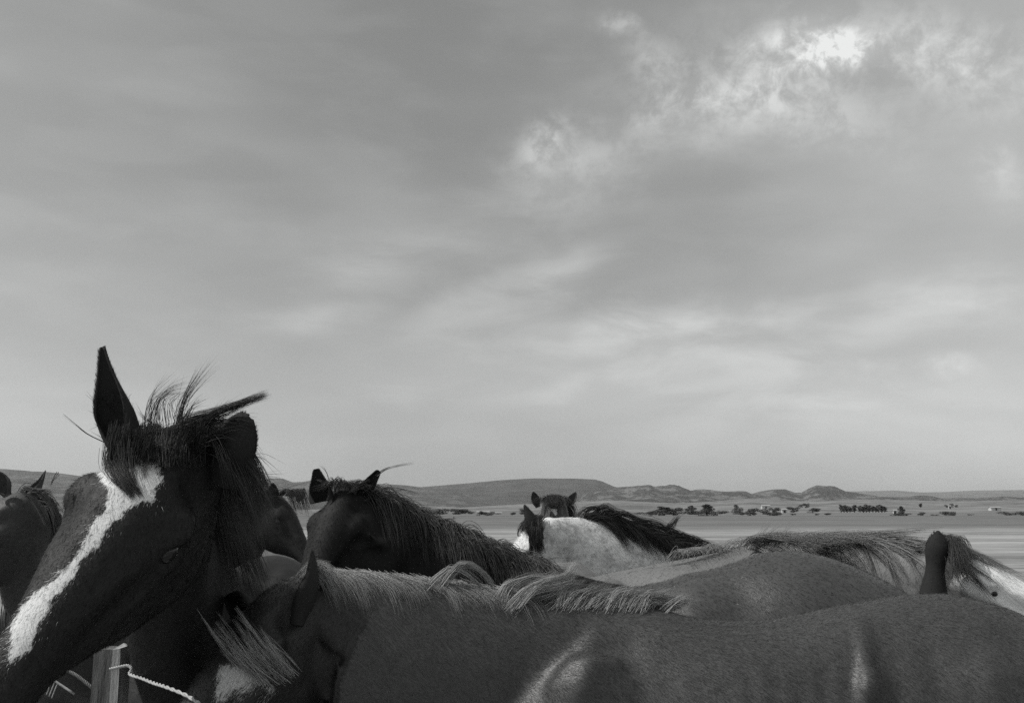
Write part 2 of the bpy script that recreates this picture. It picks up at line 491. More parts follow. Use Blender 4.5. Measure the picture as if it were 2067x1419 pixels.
hill('rugged_hills', 'low rugged hills with dark scrub patches on the right', [(1150, 1016), (1180, 996), (1205, 986), (1240, 983), (1290, 980), (1308, 978), (1316, 982), (1338, 985), (1345, 984), (1360, 980), (1372, 983), (1392, 990), (1405, 987), (1420, 987), (1450, 991), (1470, 992), (1487, 990), (1500, 991), (1512, 996), (1530, 991), (1560, 987), (1580, 987), (1600, 994), (1612, 993), (1628, 984), (1642, 979), (1662, 981), (1684, 984), (1700, 991), (1722, 994), (1745, 998), (1770, 1002), (1820, 1002), (1845, 999), (1870, 1000), (1890, 1005), (1960, 1004), (2010, 1001), (2067, 1004), (2200, 998), (2400, 1003), (2700, 1012)], 3600, 1500, 700, M_rug, 0.22, 0.006, step=3, seed=23, jag=2.0)
hill('pale_slopes', 'pale grassy slopes rising behind the far trees', [(500, 1030), (640, 1026), (760, 1022), (860, 1019), (930, 1022), (1000, 1018), (1080, 1014), (1150, 1011), (1230, 1008), (1300, 1011), (1360, 1014), (1420, 1011), (1480, 1007), (1515, 1004), (1560, 1008), (1640, 1010), (1700, 1006), (1760, 1006), (1830, 1008), (1920, 1010), (2000, 1008), (2067, 1006), (2300, 1004), (2600, 1010)], 2300, 1600, 800, M_pale, 0.10, 0.006, step=5, seed=31)

# ------------------------------------------------------------------ far trees
def leaf_mat(name, v):
    m, gm, b = new_mat(name)
    a = gm.n('ShaderNodeAttribute', attribute_name='tone')
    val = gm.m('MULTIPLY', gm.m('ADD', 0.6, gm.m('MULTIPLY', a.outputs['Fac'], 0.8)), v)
    gm.nt.links.new(grey(gm, val), b.inputs['Base Color'])
    b.inputs['Roughness'].default_value = 0.8
    b.inputs['Specular IOR Level'].default_value = 0.15
    return m
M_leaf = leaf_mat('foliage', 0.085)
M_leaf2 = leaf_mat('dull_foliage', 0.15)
M_bark = plain_material('bark', 0.09, 0.9, 3.0)

def crown_mesh(shape, seed, mat, nleaf=1300):
    r = np.random.default_rng(seed)
    # lobes
    lobes = []
    if shape == 'round':
        for _ in range(9): lobes.append((r.uniform(-.32, .32), r.uniform(-.32, .32), r.uniform(.10, .74), r.uniform(.16, .26)))
    elif shape == 'cone':
        for k in range(11):
            z = .08 + .08 * k; w = .42 * (1 - z) + .03
            lobes.append((r.uniform(-w, w) * .7, r.uniform(-w, w) * .7, z, .08 + w * .4))
    elif shape == 'column':
        for k in range(10): lobes.append((r.uniform(-.07, .07), r.uniform(-.07, .07), .18 + .08 * k, .10 - .03 * abs(k - 4) / 5))
    else:  # low bush
        for _ in range(8): lobes.append((r.uniform(-.5, .5), r.uniform(-.3, .3), r.uniform(.15, .5), r.uniform(.18, .3)))
    V = []; tone = []
    for i in range(nleaf):
        lx, ly, lz, lr = lobes[r.integers(len(lobes))]
        d = norm(r.normal(size=3)); rr = lr * r.uniform(.55, 1.08)
        c = np.array([lx, ly, lz]) + d * rr * np.array([1, 1, .85])
        c[2] = max(c[2], .03)
        a = norm(r.normal(size=3)) * .035; bq = norm(np.cross(a, r.normal(size=3))) * .028
        V += [c - a, c + bq, c + a, c - bq]
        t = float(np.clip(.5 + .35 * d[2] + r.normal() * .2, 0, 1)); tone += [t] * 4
    Fc = np.arange(len(V)).reshape(-1, 4)
    o = mesh_obj('crown', V, Fc, mat, attrs={'tone': np.array(tone)}, smooth=False)
    me = o.data; bpy.data.objects.remove(o)
    return me

def trunk_mesh():
    gq = Geo()
    gq.tube([(0, 0, -.02), (.01, 0, .15), (0, .01, .35), (.015, 0, .6)], [.03, .024, .018, .008], seg=7)
    gq.tube([(0, 0, .22), (.1, .03, .4), (.17, .05, .55)], [.014, .01, .004], seg=5)
    gq.tube([(0, 0, .25), (-.09, -.04, .42), (-.16, -.02, .58)], [.013, .01, .004], seg=5)
    gq.tube([(0, 0, .3), (.02, -.1, .48), (.01, -.15, .6)], [.012, .009, .004], seg=5)
    o = mesh_obj('trunk', np.vstack(gq.V), gq.F, M_bark); me = o.data; bpy.data.objects.remove(o)
    return me
TRUNK = trunk_mesh()
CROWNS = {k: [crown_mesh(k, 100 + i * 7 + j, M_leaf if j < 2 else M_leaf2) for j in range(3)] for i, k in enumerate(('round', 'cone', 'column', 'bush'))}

def tree(px, base, top, width, D, shape, name, label, group=None, var=0):
    P = pix(px, base, D)
    zb = P[2] if D > 420 else 0.0
    hgt = (base - top) / F * D; wid = width / F * D
    r = bpy.data.objects.new(name, None); COL.objects.link(r)
    r.empty_display_size = 0.1
    r.location = (P[0], D, max(zb, 0.0) if D <= 420 else zb)
    setp(r, label, 'tree' if shape != 'bush' else 'bush', group or 'trees and bushes at the far edge of the pasture')
    base_w = {'round': 0.95, 'cone': 0.75, 'column': 0.3, 'bush': 1.3}[shape]
    for me, nm in ((CROWNS[shape][var], 'crown'), (TRUNK, 'trunk')):
        if shape == 'bush' and nm == 'trunk': continue
        o = bpy.data.objects.new(nm, me); COL.objects.link(o); o.parent = r
        o.scale = (wid / base_w * 1.55, wid / base_w * 1.55, hgt / (0.97 if shape != 'bush' else 0.75))
    r.rotation_euler = (0, 0, (px * 1.7) % 6.28)

# (px, base y, top y, width px, distance, shape, crown variant, label)
TREES = [
    (1316, 1041, 1030, 14, 310, 'round', 0, 'small dark round tree leftmost of the far tree line right of the pale horse'),
    (1331, 1041, 1027, 16, 315, 'round', 1, 'small dark tree beside the wide bushy clump in the far tree line'),
    (1340, 1040, 1022, 20, 330, 'column', 2, 'upright feathery tree at the left end of the wide bushy clump'),
    (1360, 1041, 1023, 24, 330, 'round', 1, 'broad dark tree forming the right half of the wide bushy clump'),
    (1350, 1037, 1022, 26, 400, 'round', 2, 'greyer tree standing behind the wide bushy clump'),
    (1300, 1037, 1031, 24, 400, 'bush', 2, 'low grey bush left of the wide bushy clump'),
    (1381, 1036, 1028, 20, 400, 'bush', 2, 'thin low bush between the bushy clump and the pointed tree'),
    (1396, 1037, 1019, 20, 390, 'cone', 0, 'pointed dark tree right of the wide bushy clump'),
    (1408, 1037, 1029, 14, 395, 'bush', 1, 'little bush at the right foot of the pointed dark tree'),
    (1427, 1042, 1019, 28, 300, 'cone', 1, 'biggest dark cone shaped tree in the far tree line'),
    (1446, 1037, 1028, 18, 400, 'bush', 2, 'grey bush just right of the biggest cone shaped tree'),
    (1460, 1037, 1028, 18, 400, 'bush', 0, 'dark bush midway between the cone shaped tree and the tall poplar'),
    (1485, 1035, 1015, 13, 420, 'cone', 2, 'tall thin tree with a spiky tip in the far tree line'),
    (1495, 1036, 1021, 14, 415, 'round', 2, 'lower rounded tree touching the tall spiky one'),
    (1501, 1041, 1033, 16, 310, 'bush', 0, 'left one of two dark bushes in front of the tree belt'),
    (1514, 1041, 1032, 13, 312, 'round', 1, 'right one of two dark bushes in front of the tree belt'),
    (1523, 1036, 1022, 18, 410, 'round', 0, 'left tree of the grey belt behind the two dark bushes'),
    (1540, 1036, 1024, 22, 412, 'round', 2, 'middle tree of the grey belt behind the two dark bushes'),
    (1563, 1036, 1020, 14, 408, 'round', 1, 'rounded taller tree ending the grey belt on its right'),
    (1563, 1041, 1032, 24, 312, 'bush', 1, 'wide dark bush in front of the right end of the grey belt'),
    (1602, 1034, 1021, 18, 430, 'round', 1, 'round tree left of the rugged hill foot'),
    (1601, 1041, 1036, 8, 315, 'bush', 0, 'tiny dark bush below the round tree left of the rugged hill foot'),
    (1619, 1024, 1017, 8, 700, 'round', 0, 'left small tree high on the pale slope'),
    (1628, 1025, 1014, 9, 700, 'round', 1, 'right and taller small tree high on the pale slope'),
    (1640, 1035, 1024, 18, 430, 'round', 0, 'squat dark tree below the pair of small slope trees'),
    (1650, 1040, 1035, 8, 320, 'bush', 2, 'tiny bush right of the squat dark tree'),
    (1670, 1040, 1034, 12, 318, 'bush', 0, 'small flat bush between the squat tree and the poplars'),
    (1819, 1040, 1021, 13, 315, 'cone', 0, 'lone dark pyramid shaped tree in the pasture on the right'),
    (1819, 1040, 1034, 26, 312, 'bush', 1, 'skirt of low bush around the lone pyramid shaped tree'),
    (1855, 1040, 1035, 8, 320, 'bush', 0, 'very small bush right of the lone pyramid shaped tree'),
    (1863, 1039, 1031, 12, 325, 'round', 2, 'small grey tree between the lone pyramid tree and the dark mound'),
    (1858, 1024, 1016, 5, 650, 'column', 0, 'tiny lone upright tree on the slope above the small grey tree'),
    (1886, 1038, 1035, 12, 320, 'bush', 1, 'low dark bush just left of the dark mound shaped bush'),
    (1911, 1038, 1028, 22, 318, 'bush', 0, 'large dark mound shaped bush on the right'),
    (1922, 1039, 1034, 18, 316, 'bush', 1, 'low tail of scrub trailing right from the dark mound'),
    (1912, 1024, 1018, 7, 650, 'round', 1, 'left of three tiny trees on the slope above the dark mound'),
    (1922, 1024, 1015, 6, 650, 'round', 0, 'middle and tallest of three tiny trees above the dark mound'),
    (1931, 1024, 1018, 7, 650, 'round', 2, 'right of three tiny trees on the slope above the dark mound'),
    (1960, 1039, 1036, 10, 330, 'bush', 2, 'flat scrap of scrub near the right edge of the pasture'),
    (2050, 1039, 1030, 40, 330, 'bush', 1, 'broad bush at the far right edge of the pasture'),
    (868, 1036, 1026, 26, 420, 'bush', 2, 'grey bush at the foot of the dark hill left of the pale strip'),
    (893, 1037, 1024, 34, 415, 'round', 2, 'broad grey tree at the foot of the dark hill'),
    (920, 1037, 1024, 30, 412, 'round', 1, 'broad dark tree beside the grey tree below the dark hill'),
    (943, 1037, 1028, 22, 415, 'bush', 2, 'bush closing the right of the tree group below the dark hill'),
    (968, 1040, 1030, 11, 318, 'round', 0, 'left of two little dark trees at the edge of the middle field'),
    (985, 1040, 1031, 18, 318, 'bush', 1, 'right and wider of two little dark trees by the middle field'),
    (1035, 1041, 1033, 12, 312, 'bush', 0, 'small bush left of the pale horse and the pointed ear'),
    (1054, 1036, 1022, 13, 410, 'round', 2, 'round grey tree just left of the pale horse'),
]
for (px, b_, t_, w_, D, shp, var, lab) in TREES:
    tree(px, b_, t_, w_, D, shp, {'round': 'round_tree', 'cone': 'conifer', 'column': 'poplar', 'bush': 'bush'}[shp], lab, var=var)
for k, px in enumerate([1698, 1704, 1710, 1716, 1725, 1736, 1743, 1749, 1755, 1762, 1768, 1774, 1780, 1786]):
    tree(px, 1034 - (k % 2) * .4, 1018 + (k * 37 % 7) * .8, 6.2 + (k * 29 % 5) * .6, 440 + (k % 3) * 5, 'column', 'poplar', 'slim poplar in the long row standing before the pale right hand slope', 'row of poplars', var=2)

# small far sheds
M_shed = plain_material('pale_boards', 0.55, 0.8, 2.0, 0.1)
M_roof = plain_material('dull_roof', 0.32, 0.7, 2.0, 0.15)
M_door = plain_material('dark_opening', 0.05, 0.9, 2.0, 0.1)
def shed(px, base, hpx, wpx, D, label):
    P = pix(px, base, D); w = wpx / F * D; h = hpx / F * D; d = w * .6
    r = bpy.data.objects.new('shed', None); COL.objects.link(r); r.location = P
    setp(r, label, 'shed', 'far farm sheds')
    x, y = w / 2, d / 2; hw = h * .6
    V = [(-x, -y, -1), (x, -y, -1), (x, y, -1), (-x, y, -1), (-x, -y, hw), (x, -y, hw), (x, y, hw), (-x, y, hw), (-x, 0, h * .97), (x, 0, h * .97)]
    mesh_obj('wall', V, [(0, 1, 5, 4), (1, 2, 6, 9, 5), (2, 3, 7, 6), (3, 0, 4, 8, 7)], M_shed, r, smooth=False)
    e = .3; t = .15
    V = [(-x - e, -y - e, hw - .1), (x + e, -y - e, hw - .1), (x + e, 0, h), (-x - e, 0, h), (-x - e, y + e, hw - .1), (x + e, y + e, hw - .1)]
    V2 = [(a, b, c + t) for a, b, c in V]
    mesh_obj('roof', V + V2, [(0, 1, 2, 3), (3, 2, 5, 4), (6, 9, 8, 7), (9, 10, 11, 8), (0, 6, 7, 1), (4, 5, 11, 10), (0, 3, 9, 6), (3, 4, 10, 9), (1, 7, 8, 2), (2, 8, 11, 5)], M_roof, r, smooth=False)
    mesh_obj('door', [(-.5, -y - .02, -.9), (.5, -y - .02, -.9), (.5, -y - .02, hw * .7), (-.5, -y - .02, hw * .7), (-.5, -y - .06, -.9), (.5, -y - .06, -.9), (.5, -y - .06, hw * .7), (-.5, -y - .06, hw * .7)],
             [(4, 5, 6, 7), (0, 4, 7, 3), (5, 1, 2, 6), (7, 6, 2, 3)], M_door, r, smooth=False)
shed(1545, 1024, 5, 16, 640, 'long pale shed on the slope behind the grey tree belt')
shed(1583, 1031, 4, 10, 460, 'small pale shed between the grey tree belt and the round tree')
shed(1806, 1033, 4, 6, 420, 'tiny bright shed left of the lone pyramid tree')
shed(1917, 1024, 4, 4, 640, 'tiny bright hut among three slope trees')
shed(2008, 1027, 4, 20, 560, 'long low pale barn near the right edge')
shed(975, 1036, 4, 24, 440, 'long low building behind the two little dark trees')
shed(1005, 1037, 3, 14, 440, 'low building right of the two little dark trees')

# ------------------------------------------------------------------ strands of hair
class Hair:
    def __init__(s): s.P = []; s.R = []; s.T = []
    def add(s, pts, r, tone):
        s.P.append(pts); s.R.append(r); s.T.append(tone)
    def build(s, name, mat, parent, K=9):
        if not s.P: return None
        P = np.stack([catmull(p, K) if len(p) != K else np.asarray(p) for p in s.P])   # n,K,3
        n = len(P)
        T = norm(np.gradient(P, axis=1))
        ref = norm(rng.normal(size=(n, 1, 3)))
        A = norm(np.cross(T, ref)); B = np.cross(T, A)
        t = np.linspace(0, 1, K)
        R = np.array(s.R)[:, None] * (1 - .88 * t ** 1.6)[None]
        V = np.zeros((n, K, 3, 3))
        for j in range(3):
            a = j * 2 * math.pi / 3
            V[:, :, j] = P + (A * math.cos(a) + B * math.sin(a)) * R[..., None]
        base = (np.arange(n) * K * 3)[:, None, None]
        kk = (np.arange(K - 1) * 3)[None, :, None]
        jj = np.arange(3)[None, None]
        a = base + kk + jj; b = base + kk + (jj + 1) % 3
        Fc = np.stack([a, b, b + 3, a + 3], -1).reshape(-1, 4)
        tone = np.repeat(np.array(s.T), K * 3)
        return mesh_obj(name, V.reshape(-1, 3), Fc, mat, parent, attrs={'tone': tone})

def flow_hair(H, roots, up, side, along, n_clump, per, length, v0, wind, grav, r0, bvh=None, spread=0.012, jit=0.25, K=9, lean=0.006, root_w=0.012, conv=0.75, seedtone=0.5, curl=0.0):
    """roots: (m,3) crest polyline; up/side/along: frames at the same points"""
    m = len(roots)
    for c in range(n_clump):
        t = rng.uniform(0, m - 1.001); i = int(t); f = t - i
        c0 = roots[i] * (1 - f) + roots[i + 1] * f
        U = up[min(i, len(up) - 1)]; S = side[min(i, len(side) - 1)]; A = along[min(i, len(along) - 1)]
        L = length(t / (m - 1)) * rng.uniform(.65, 1.15)
        vv = v0(t / (m - 1))
        v = norm(U * vv[0] + S * vv[1] + A * vv[2] + rng.normal(size=3) * jit)
        w = np.asarray(wind) + rng.normal(size=3) * .25 * np.linalg.norm(wind)
        cen = [c0 + S * rng.normal() * root_w]
        ds = L / (K - 1)
        cr = rng.normal(size=3) * curl
        for k in range(K - 1):
            v = norm(v + (w + np.array([0, 0, -grav])) * ds * 9 + cr * math.sin(k * 1.1 + c) * ds * 8)
            p = cen[-1] + v * ds
            if bvh is not None:
                loc, nn, ix, dist = bvh.find_nearest(Vector(p))
                if loc is not None:
                    nn = np.array(nn); dd = float(np.dot(p - np.array(loc), nn))
                    if dd < lean:
                        p = p + nn * (lean - dd)
                        v = norm(p - cen[-1])
            cen.append(p)
        cen = np.array(cen)
        tone_c = rng.uniform(0, 1)
        for q in range(per):
            off = rng.normal(size=3) * spread
            tt = np.linspace(0, 1, K)[:, None]
            alt = rng.normal(size=3) * spread * .9
            pts = cen + off * (1 - conv * tt) + alt * tt ** 2 + (A * rng.normal() * spread * .8) * (1 - tt)
            sc_ = rng.uniform(.7, 1.0)
            if sc_ < 1: pts = catmull(pts, 40)[:max(8, int(40 * sc_))]; pts = pts[np.linspace(0, len(pts) - 1, K).astype(int)]
            H.add(pts, r0 * rng.uniform(.6, 1.3), float(np.clip(.78 * tone_c + .22 * rng.uniform(), 0, 1)))

def lock(H, pts, n, r, spread=.004, tipspread=.012, tone=.4, K=11):
    """one hand placed lock through world points"""
    P = catmull(np.array(pts, float), K)
    tt = np.linspace(0, 1, K)[:, None]
    for _ in range(n):
        o1 = rng.normal(size=3) * spread; o2 = rng.normal(size=3) * tipspread
        H.add(P + o1 * (1 - tt) + o2 * tt ** 1.5, r * rng.uniform(.6, 1.3), float(np.clip(tone + rng.normal() * .2, 0, 1)))

# ------------------------------------------------------------------ horses
class Horse:
    def __init__(s, label, W, fwd, S, top, neck, poll, d, nrm, HL, mat, voxel=.013, hs=1.0, feet=True, bumps=(), belly=0.0):
        """W: (x, y) of the withers. fwd: heading in plan. S: size. top: pixel outline of the back.
        neck: rows (crest point, half height, half width) from withers to poll. poll: world point of the poll;
        d: direction poll -> muzzle; nrm: direction the forehead faces; HL: head scale."""
        s.root = bpy.data.objects.new('horse', None); COL.objects.link(s.root)
        s.root.empty_display_size = .2
        s.root.location = (W[0], W[1], 0)
        setp(s.root, label, 'horse', 'herd of horses standing close together')
        f = norm(np.array([fwd[0], fwd[1], 0])); lft = np.array([-f[1], f[0], 0]); up = np.array([0, 0, 1.0])
        s.f, s.lft, s.S, s.W = f, lft, S, np.array([W[0], W[1], 0.0])
        def L(x, y, z): return s.W + (f * x + lft * y + up * z) * S
        s.L = L
        st = [  # x, top z, bottom z, half width, egg
            (-1.17, 1.22, 1.00, .10, .0), (-1.12, 1.31, .88, .18, .05), (-1.00, 1.385, .80, .245, .12), (-.86, 1.43, .79, .275, .20),
            (-.72, 1.455, .80, .285, .26), (-.58, 1.445, .81, .28, .26), (-.42, 1.405, .78, .29, .20), (-.26, 1.39, .74, .30, .20),
            (-.12, 1.41, .72, .29, .30), (0.0, 1.455, .71, .265, .45), (.10, 1.46, .71, .25, .50), (.22, 1.41, .74, .245, .40),
            (.33, 1.32, .80, .22, .20), (.43, 1.20, .86, .17, .0), (.50, 1.10, .95, .09, .0)]
        st = np.array(st)
        if top is not None:
            ox = [a for a, _ in top]; oy = [b for _, b in top]
            order = np.argsort(ox); ox = np.array(ox)[order]; oy = np.array(oy)[order]
            for k in range(len(st)):
                P = L(st[k, 0], 0, st[k, 1])
                for _ in range(4):
                    px, _, _ = proj(P)
                    if px < ox[0] - 60 or px > ox[-1] + 60: break
                    y = np.interp(px, ox, oy)
                    Q = pix(float(px), y, P[1])
                    P = np.array([P[0], P[1], Q[2]])
                if st[k, 0] < .15: st[k, 1] = P[2] / S
        st[:, 2] -= belly
        st = catmull(st, 46)
        G = Geo()
        C = np.array([L(r[0], 0, (r[1] + r[2]) / 2) for r in st])
        A = np.array([lft * r[3] * S for r in st]); B = np.array([up * (r[1] - r[2]) / 2 * S for r in st])
        G.loft(C, A, B, egg=np.clip(st[:, 4], 0, .6), power=.88, seg=36)
        # shoulders, haunches, hip points, withers ridge
        for sg in (1, -1):
            G.ell(L(.16, .155 * sg, 1.08), f * .17 * S, lft * .085 * S, up * .28 * S)
            G.ell(L(-.86, .14 * sg, 1.12), f * .25 * S, lft * .155 * S, up * .26 * S)
            G.ell(L(-.54, .19 * sg, 1.25), f * .08 * S, lft * .075 * S, up * .07 * S)
            # front leg
            rows = [(.20, .17, .98, .12), (.20, .17, .84, .098), (.22, .165, .66, .068), (.235, .16, .50, .050), (.235, .16, .44, .052), (.23, .16, .37, .036),
                    (.23, .16, .24, .031), (.23, .16, .155, .041), (.255, .16, .10, .034), (.27, .16, .055, .052), (.285, .16, .0, .064)]
            G.tube([L(a, b * sg, c) for a, b, c, _ in rows], [r * S for *_, r in rows], n=36)
            rows = [(-.80, .15, 1.08, .17), (-.74, .165, .90, .145), (-.76, .165, .76, .105), (-.86, .155, .62, .068), (-.955, .15, .53, .052), (-.97, .15, .47, .053),
                    (-.955, .15, .38, .038), (-.945, .15, .25, .034), (-.94, .15, .155, .044), (-.915, .15, .10, .036), (-.90, .15, .055, .054), (-.885, .15, .0, .066)]
            G.tube([L(a, b * sg, c) for a, b, c, _ in rows], [r * S for *_, r in rows], n=40)
        G.tube([L(-1.12, 0, 1.30), L(-1.2, 0, 1.2), L(-1.235, 0, 1.02)], [.045 * S, .035 * S, .02 * S], n=12)
        # neck
        nk = np.array([list(c) + [hh, hw] for c, hh, hw in neck])
        nk = catmull(nk, 34)
        Tn = norm(np.gradient(nk[:, :3], axis=0))
        Up = norm(up[None] - Tn * (Tn @ up)[:, None])
        Sd = norm(np.cross(Up, Tn))
        s.crest, s.cup, s.cside, s.calong = nk[:, :3], Up, Sd, Tn
        G.loft(nk[:, :3] - Up * nk[:, 3:4], Sd * nk[:, 4:5], Up * nk[:, 3:4], egg=.28, power=.92, seg=30)
        # head
        d = norm(d); n = np.asarray(nrm, float); n = norm(n - d * np.dot(n, d)); sd = norm(np.cross(d, n))
        if np.dot(sd, [1, 0, 0]) < 0 and False: sd = -sd
        s.hd, s.hn, s.hsd, s.poll, s.HL = d, n, sd, np.asarray(poll, float), HL
        def Hq(a, b, c): return s.poll + (d * a + n * b + sd * c) * HL
        s.Hq = Hq
        hs_ = np.array([  # along, top(n), bottom(n), half width, egg
            (-.05, -.03, -.12, .055, 0), (-.02, .0, -.17, .075, 0), (.04, .028, -.215, .088, -.05), (.10, .042, -.25, .097, -.08), (.17, .045, -.268, .103, -.10), (.23, .040, -.262, .094, -.12),
            (.30, .032, -.225, .078, -.12), (.37, .024, -.160, .062, -.08), (.44, .016, -.105, .052, 0), (.50, .008, -.088, .049, 0), (.555, -.004, -.090, .053, .05), (.60, -.02, -.086, .050, .05), (.63, -.045, -.08, .03, 0)])
        hq = catmull(hs_, 40)
        G.loft([Hq(r[0], (r[1] + r[2]) / 2, 0) for r in hq], [sd * r[3] * HL for r in hq], [n * (r[1] - r[2]) / 2 * HL for r in hq], egg=hq[:, 4], power=.85, seg=32)
        for sg in (1, -1):
            G.ell(Hq(.165, -.012, .082 * sg), d * .05 * HL, n * .03 * HL, sd * .035 * HL)        # brow
            G.ell(Hq(.15, -.155, .058 * sg), d * .105 * HL, n * .10 * HL, sd * .045 * HL)        # cheek
            G.tube([Hq(.19, -.05, .096 * sg), Hq(.27, -.062, .082 * sg), Hq(.37, -.072, .058 * sg)], [.014 * HL, .015 * HL, .008 * HL], seg=10, n=12)
            G.ell(Hq(.565, -.04, .04 * sg), d * .034 * HL, n * .03 * HL, sd * .02 * HL)
            G.tube([Hq(.21, -.02, .08 * sg), Hq(.30, .0, .058 * sg), Hq(.42, .0, .035 * sg)], [.012 * HL, .013 * HL, .008 * HL], seg=10, n=12)
        G.tube([Hq(.05, -.15, 0), (Hq(.05, -.15, 0) + nk[-10, :3] - Up[-10] * nk[-10, 3] * 1.1) / 2, nk[-12, :3] - Up[-12] * nk[-12, 3] * 1.2], [.085 * HL, .085 * HL, .08 * HL], n=12)
        # remesh into one skin
        o = mesh_obj('body', np.vstack(G.V), G.F)
        md = o.modifiers.new('r', 'REMESH'); md.mode = 'VOXEL'; md.voxel_size = voxel; md.use_smooth_shade = True
        md2 = o.modifiers.new('s', 'SMOOTH'); md2.factor = .5; md2.iterations = int(max(6, .17 / voxel))
        dg = bpy.context.evaluated_depsgraph_get()
        me = bpy.data.meshes.new_from_object(o.evaluated_get(dg))
        bpy.data.objects.remove(o)
        nv = len(me.vertices)
        V = np.zeros(nv * 3, np.float32); me.vertices.foreach_get('co', V); V = V.reshape(-1, 3).astype(float)
        N = np.zeros(nv * 3, np.float32); me.vertices.foreach_get('normal', N); N = N.reshape(-1, 3).astype(float)
        # muscle and bone relief
        disp = np.zeros(nv)
        rel = (V - s.W) / S
        bx, by, bz = rel @ f, rel @ lft, rel[:, 2]
        trunk = (bx < .45) & (bz > .6)
        ribs = np.sin((bx + .12 * (bz - 1.1)) * 2 * math.pi / .062) * .0022
        disp += ribs * np.exp(-((bx + .32) / .17) ** 4) * np.exp(-((bz - 1.05) / .24) ** 4) * trunk
        spine = -.010 * np.exp(-((np.abs(by) - .055) / .03) ** 2) * np.exp(-((bx + .25) / .35) ** 4) * (bz > 1.25)
        disp += spine * trunk
        for (cx, cz, rx, rz, rot, amp) in list(bumps):
            cr, sr = math.cos(rot), math.sin(rot)
            u = (bx - cx) * cr + (bz - cz) * sr; w = -(bx - cx) * sr + (bz - cz) * cr
            disp += amp * np.exp(-(u / rx) ** 2 - (w / rz) ** 2)
        low = np.array([mnoise.noise(Vector(q * 11.0)) + .5 * mnoise.noise(Vector(q * 27.0)) for q in V])
        disp += low * .0022 * min(1.0, 1.0)
        hr = (V - s.poll) / HL
        ha, hb, hc = hr @ d, hr @ n, hr @ sd
        inh = (ha > -.05) & (ha < .68) & (np.abs(hc) < .2) & (hb > -.35) & (hb < .1)
        disp -= inh * HL * .020 * np.exp(-((ha - .085) / .032) ** 2 - ((hb - .0) / .04) ** 2 - ((np.abs(hc) - .078) / .03) ** 2)  # hollow above the eye
        eyr = np.sqrt(((ha - .20) / 1.25) ** 2 + (hb + .034) ** 2)
        disp += inh * (np.abs(hc) > .05) * HL * (.004 * np.exp(-((eyr - .027) / .009) ** 2) - .003 * np.exp(-(eyr / .018) ** 2))  # lids and socket
        disp -= inh * HL * .012 * np.exp(-((ha - .33) / .09) ** 2 - ((hb + .045) / .022) ** 2)
        disp -= inh * HL * .02 * np.exp(-((ha - .585) / .015) ** 2 - ((hb + .04) / .013) ** 2)                       # nostril
        disp -= inh * HL * .006 * np.exp(-((hb + .085 + (ha - .6) * .05) / .006) ** 2) * (ha > .5)
        V = V + N * disp[:, None]
        me.vertices.foreach_set('co', V.astype(np.float32).ravel()); me.update()
        s.V = V
        nf = len(me.polygons)
        Fq = np.zeros(nf * 4, np.int32) if all(len(p.vertices) == 4 for p in me.polygons) else None
        if Fq is not None: me.polygons.foreach_get('vertices', Fq); s.F = Fq.reshape(-1, 4)
        else: s.F = np.array([list(p.vertices[:3]) + [p.vertices[-1]] for p in me.polygons])
        me.vertices.foreach_get('normal', Nf := np.zeros(nv * 3, np.float32)); s.N = Nf.reshape(-1, 3).astype(float)
        hd_ = (ha > -.12) & (ha < .72) & (np.abs(hc) < .17) & (hb > -.34) & (hb < .12)
        s.bp = np.column_stack([bx, by, bz]); s.hp = np.column_stack([np.where(hd_, ha, -.3), hb, hc])
        s.mark = np.full(nv, -.2)
        s.bvh = BVHTree.FromPolygons([tuple(v) for v in V], [tuple(q) for q in s.F.tolist()])
        bpy.data.meshes.remove(me)
        s.mat = mat
        s.parts_V, s.parts_F, s.pn = [V], [s.F], nv
        s.extra_bp, s.extra_hp = [s.bp], [s.hp]
    def ear(s, base, tip, width, opening, thick=.0045, mat=None, nu=26, nv=13, twist=0.0, curve=None, prof=None):
        base, tip = np.asarray(base, float), np.asarray(tip, float)
        Lv = tip - base; Ln = np.linalg.norm(Lv); a = Lv / Ln
        op = np.asarray(opening, float); op = norm(op - a * np.dot(op, a)); sd = np.cross(a, op)
        us = np.linspace(0, 1, nu)
        pr = prof or [(0, .50), (.12, .62), (.3, .92), (.45, 1.0), (.6, .93), (.75, .70), (.88, .40), (.96, .17), (1, .04)]
        wd_ = np.interp(us, [q[0] for q in pr], [q[1] for q in pr])
        # smooth profile
        wd_ = catmull(np.array([[q] for q in np.interp(np.linspace(0, 1, 12), us, wd_)]), nu)[:, 0].clip(.03)
        rings = []
        for i, u in enumerate(us):
            R = width / 2 * wd_[i]
            half = math.radians(150 - 62 * min(1, u * 1.6))   # closes to a tube near the base
            bend = (curve if curve is not None else np.zeros(3)) * math.sin(u * math.pi)
            c = base + Lv * u + bend
            th = np.linspace(-half, half, nv)
            depth = .75
            outer = [c + sd * R * math.sin(t) / max(math.sin(min(half, math.pi / 2)), .3) - op * R * depth * math.cos(t) for t in th]
            Ri = max(R - thick, R * .35)
            inner = [c + sd * Ri * math.sin(t) / max(math.sin(min(half, math.pi / 2)), .3) - op * Ri * depth * math.cos(t) + op * .0008 for t in th[::-1]]
            rings.append(outer + inner)
        V = np.array(rings).reshape(-1, 3); k = 2 * nv
        Fc = []
        for i in range(nu - 1):
            for j in range(k):
                p, q = i * k + j, i * k + (j + 1) % k
                Fc.append((p, q, q + k, p + k))
        for j in range(nv - 1):
            Fc.append((((nu - 1) * k + j), ((nu - 1) * k + j + 1), ((nu - 1) * k + k - 2 - j), ((nu - 1) * k + k - 1 - j)))
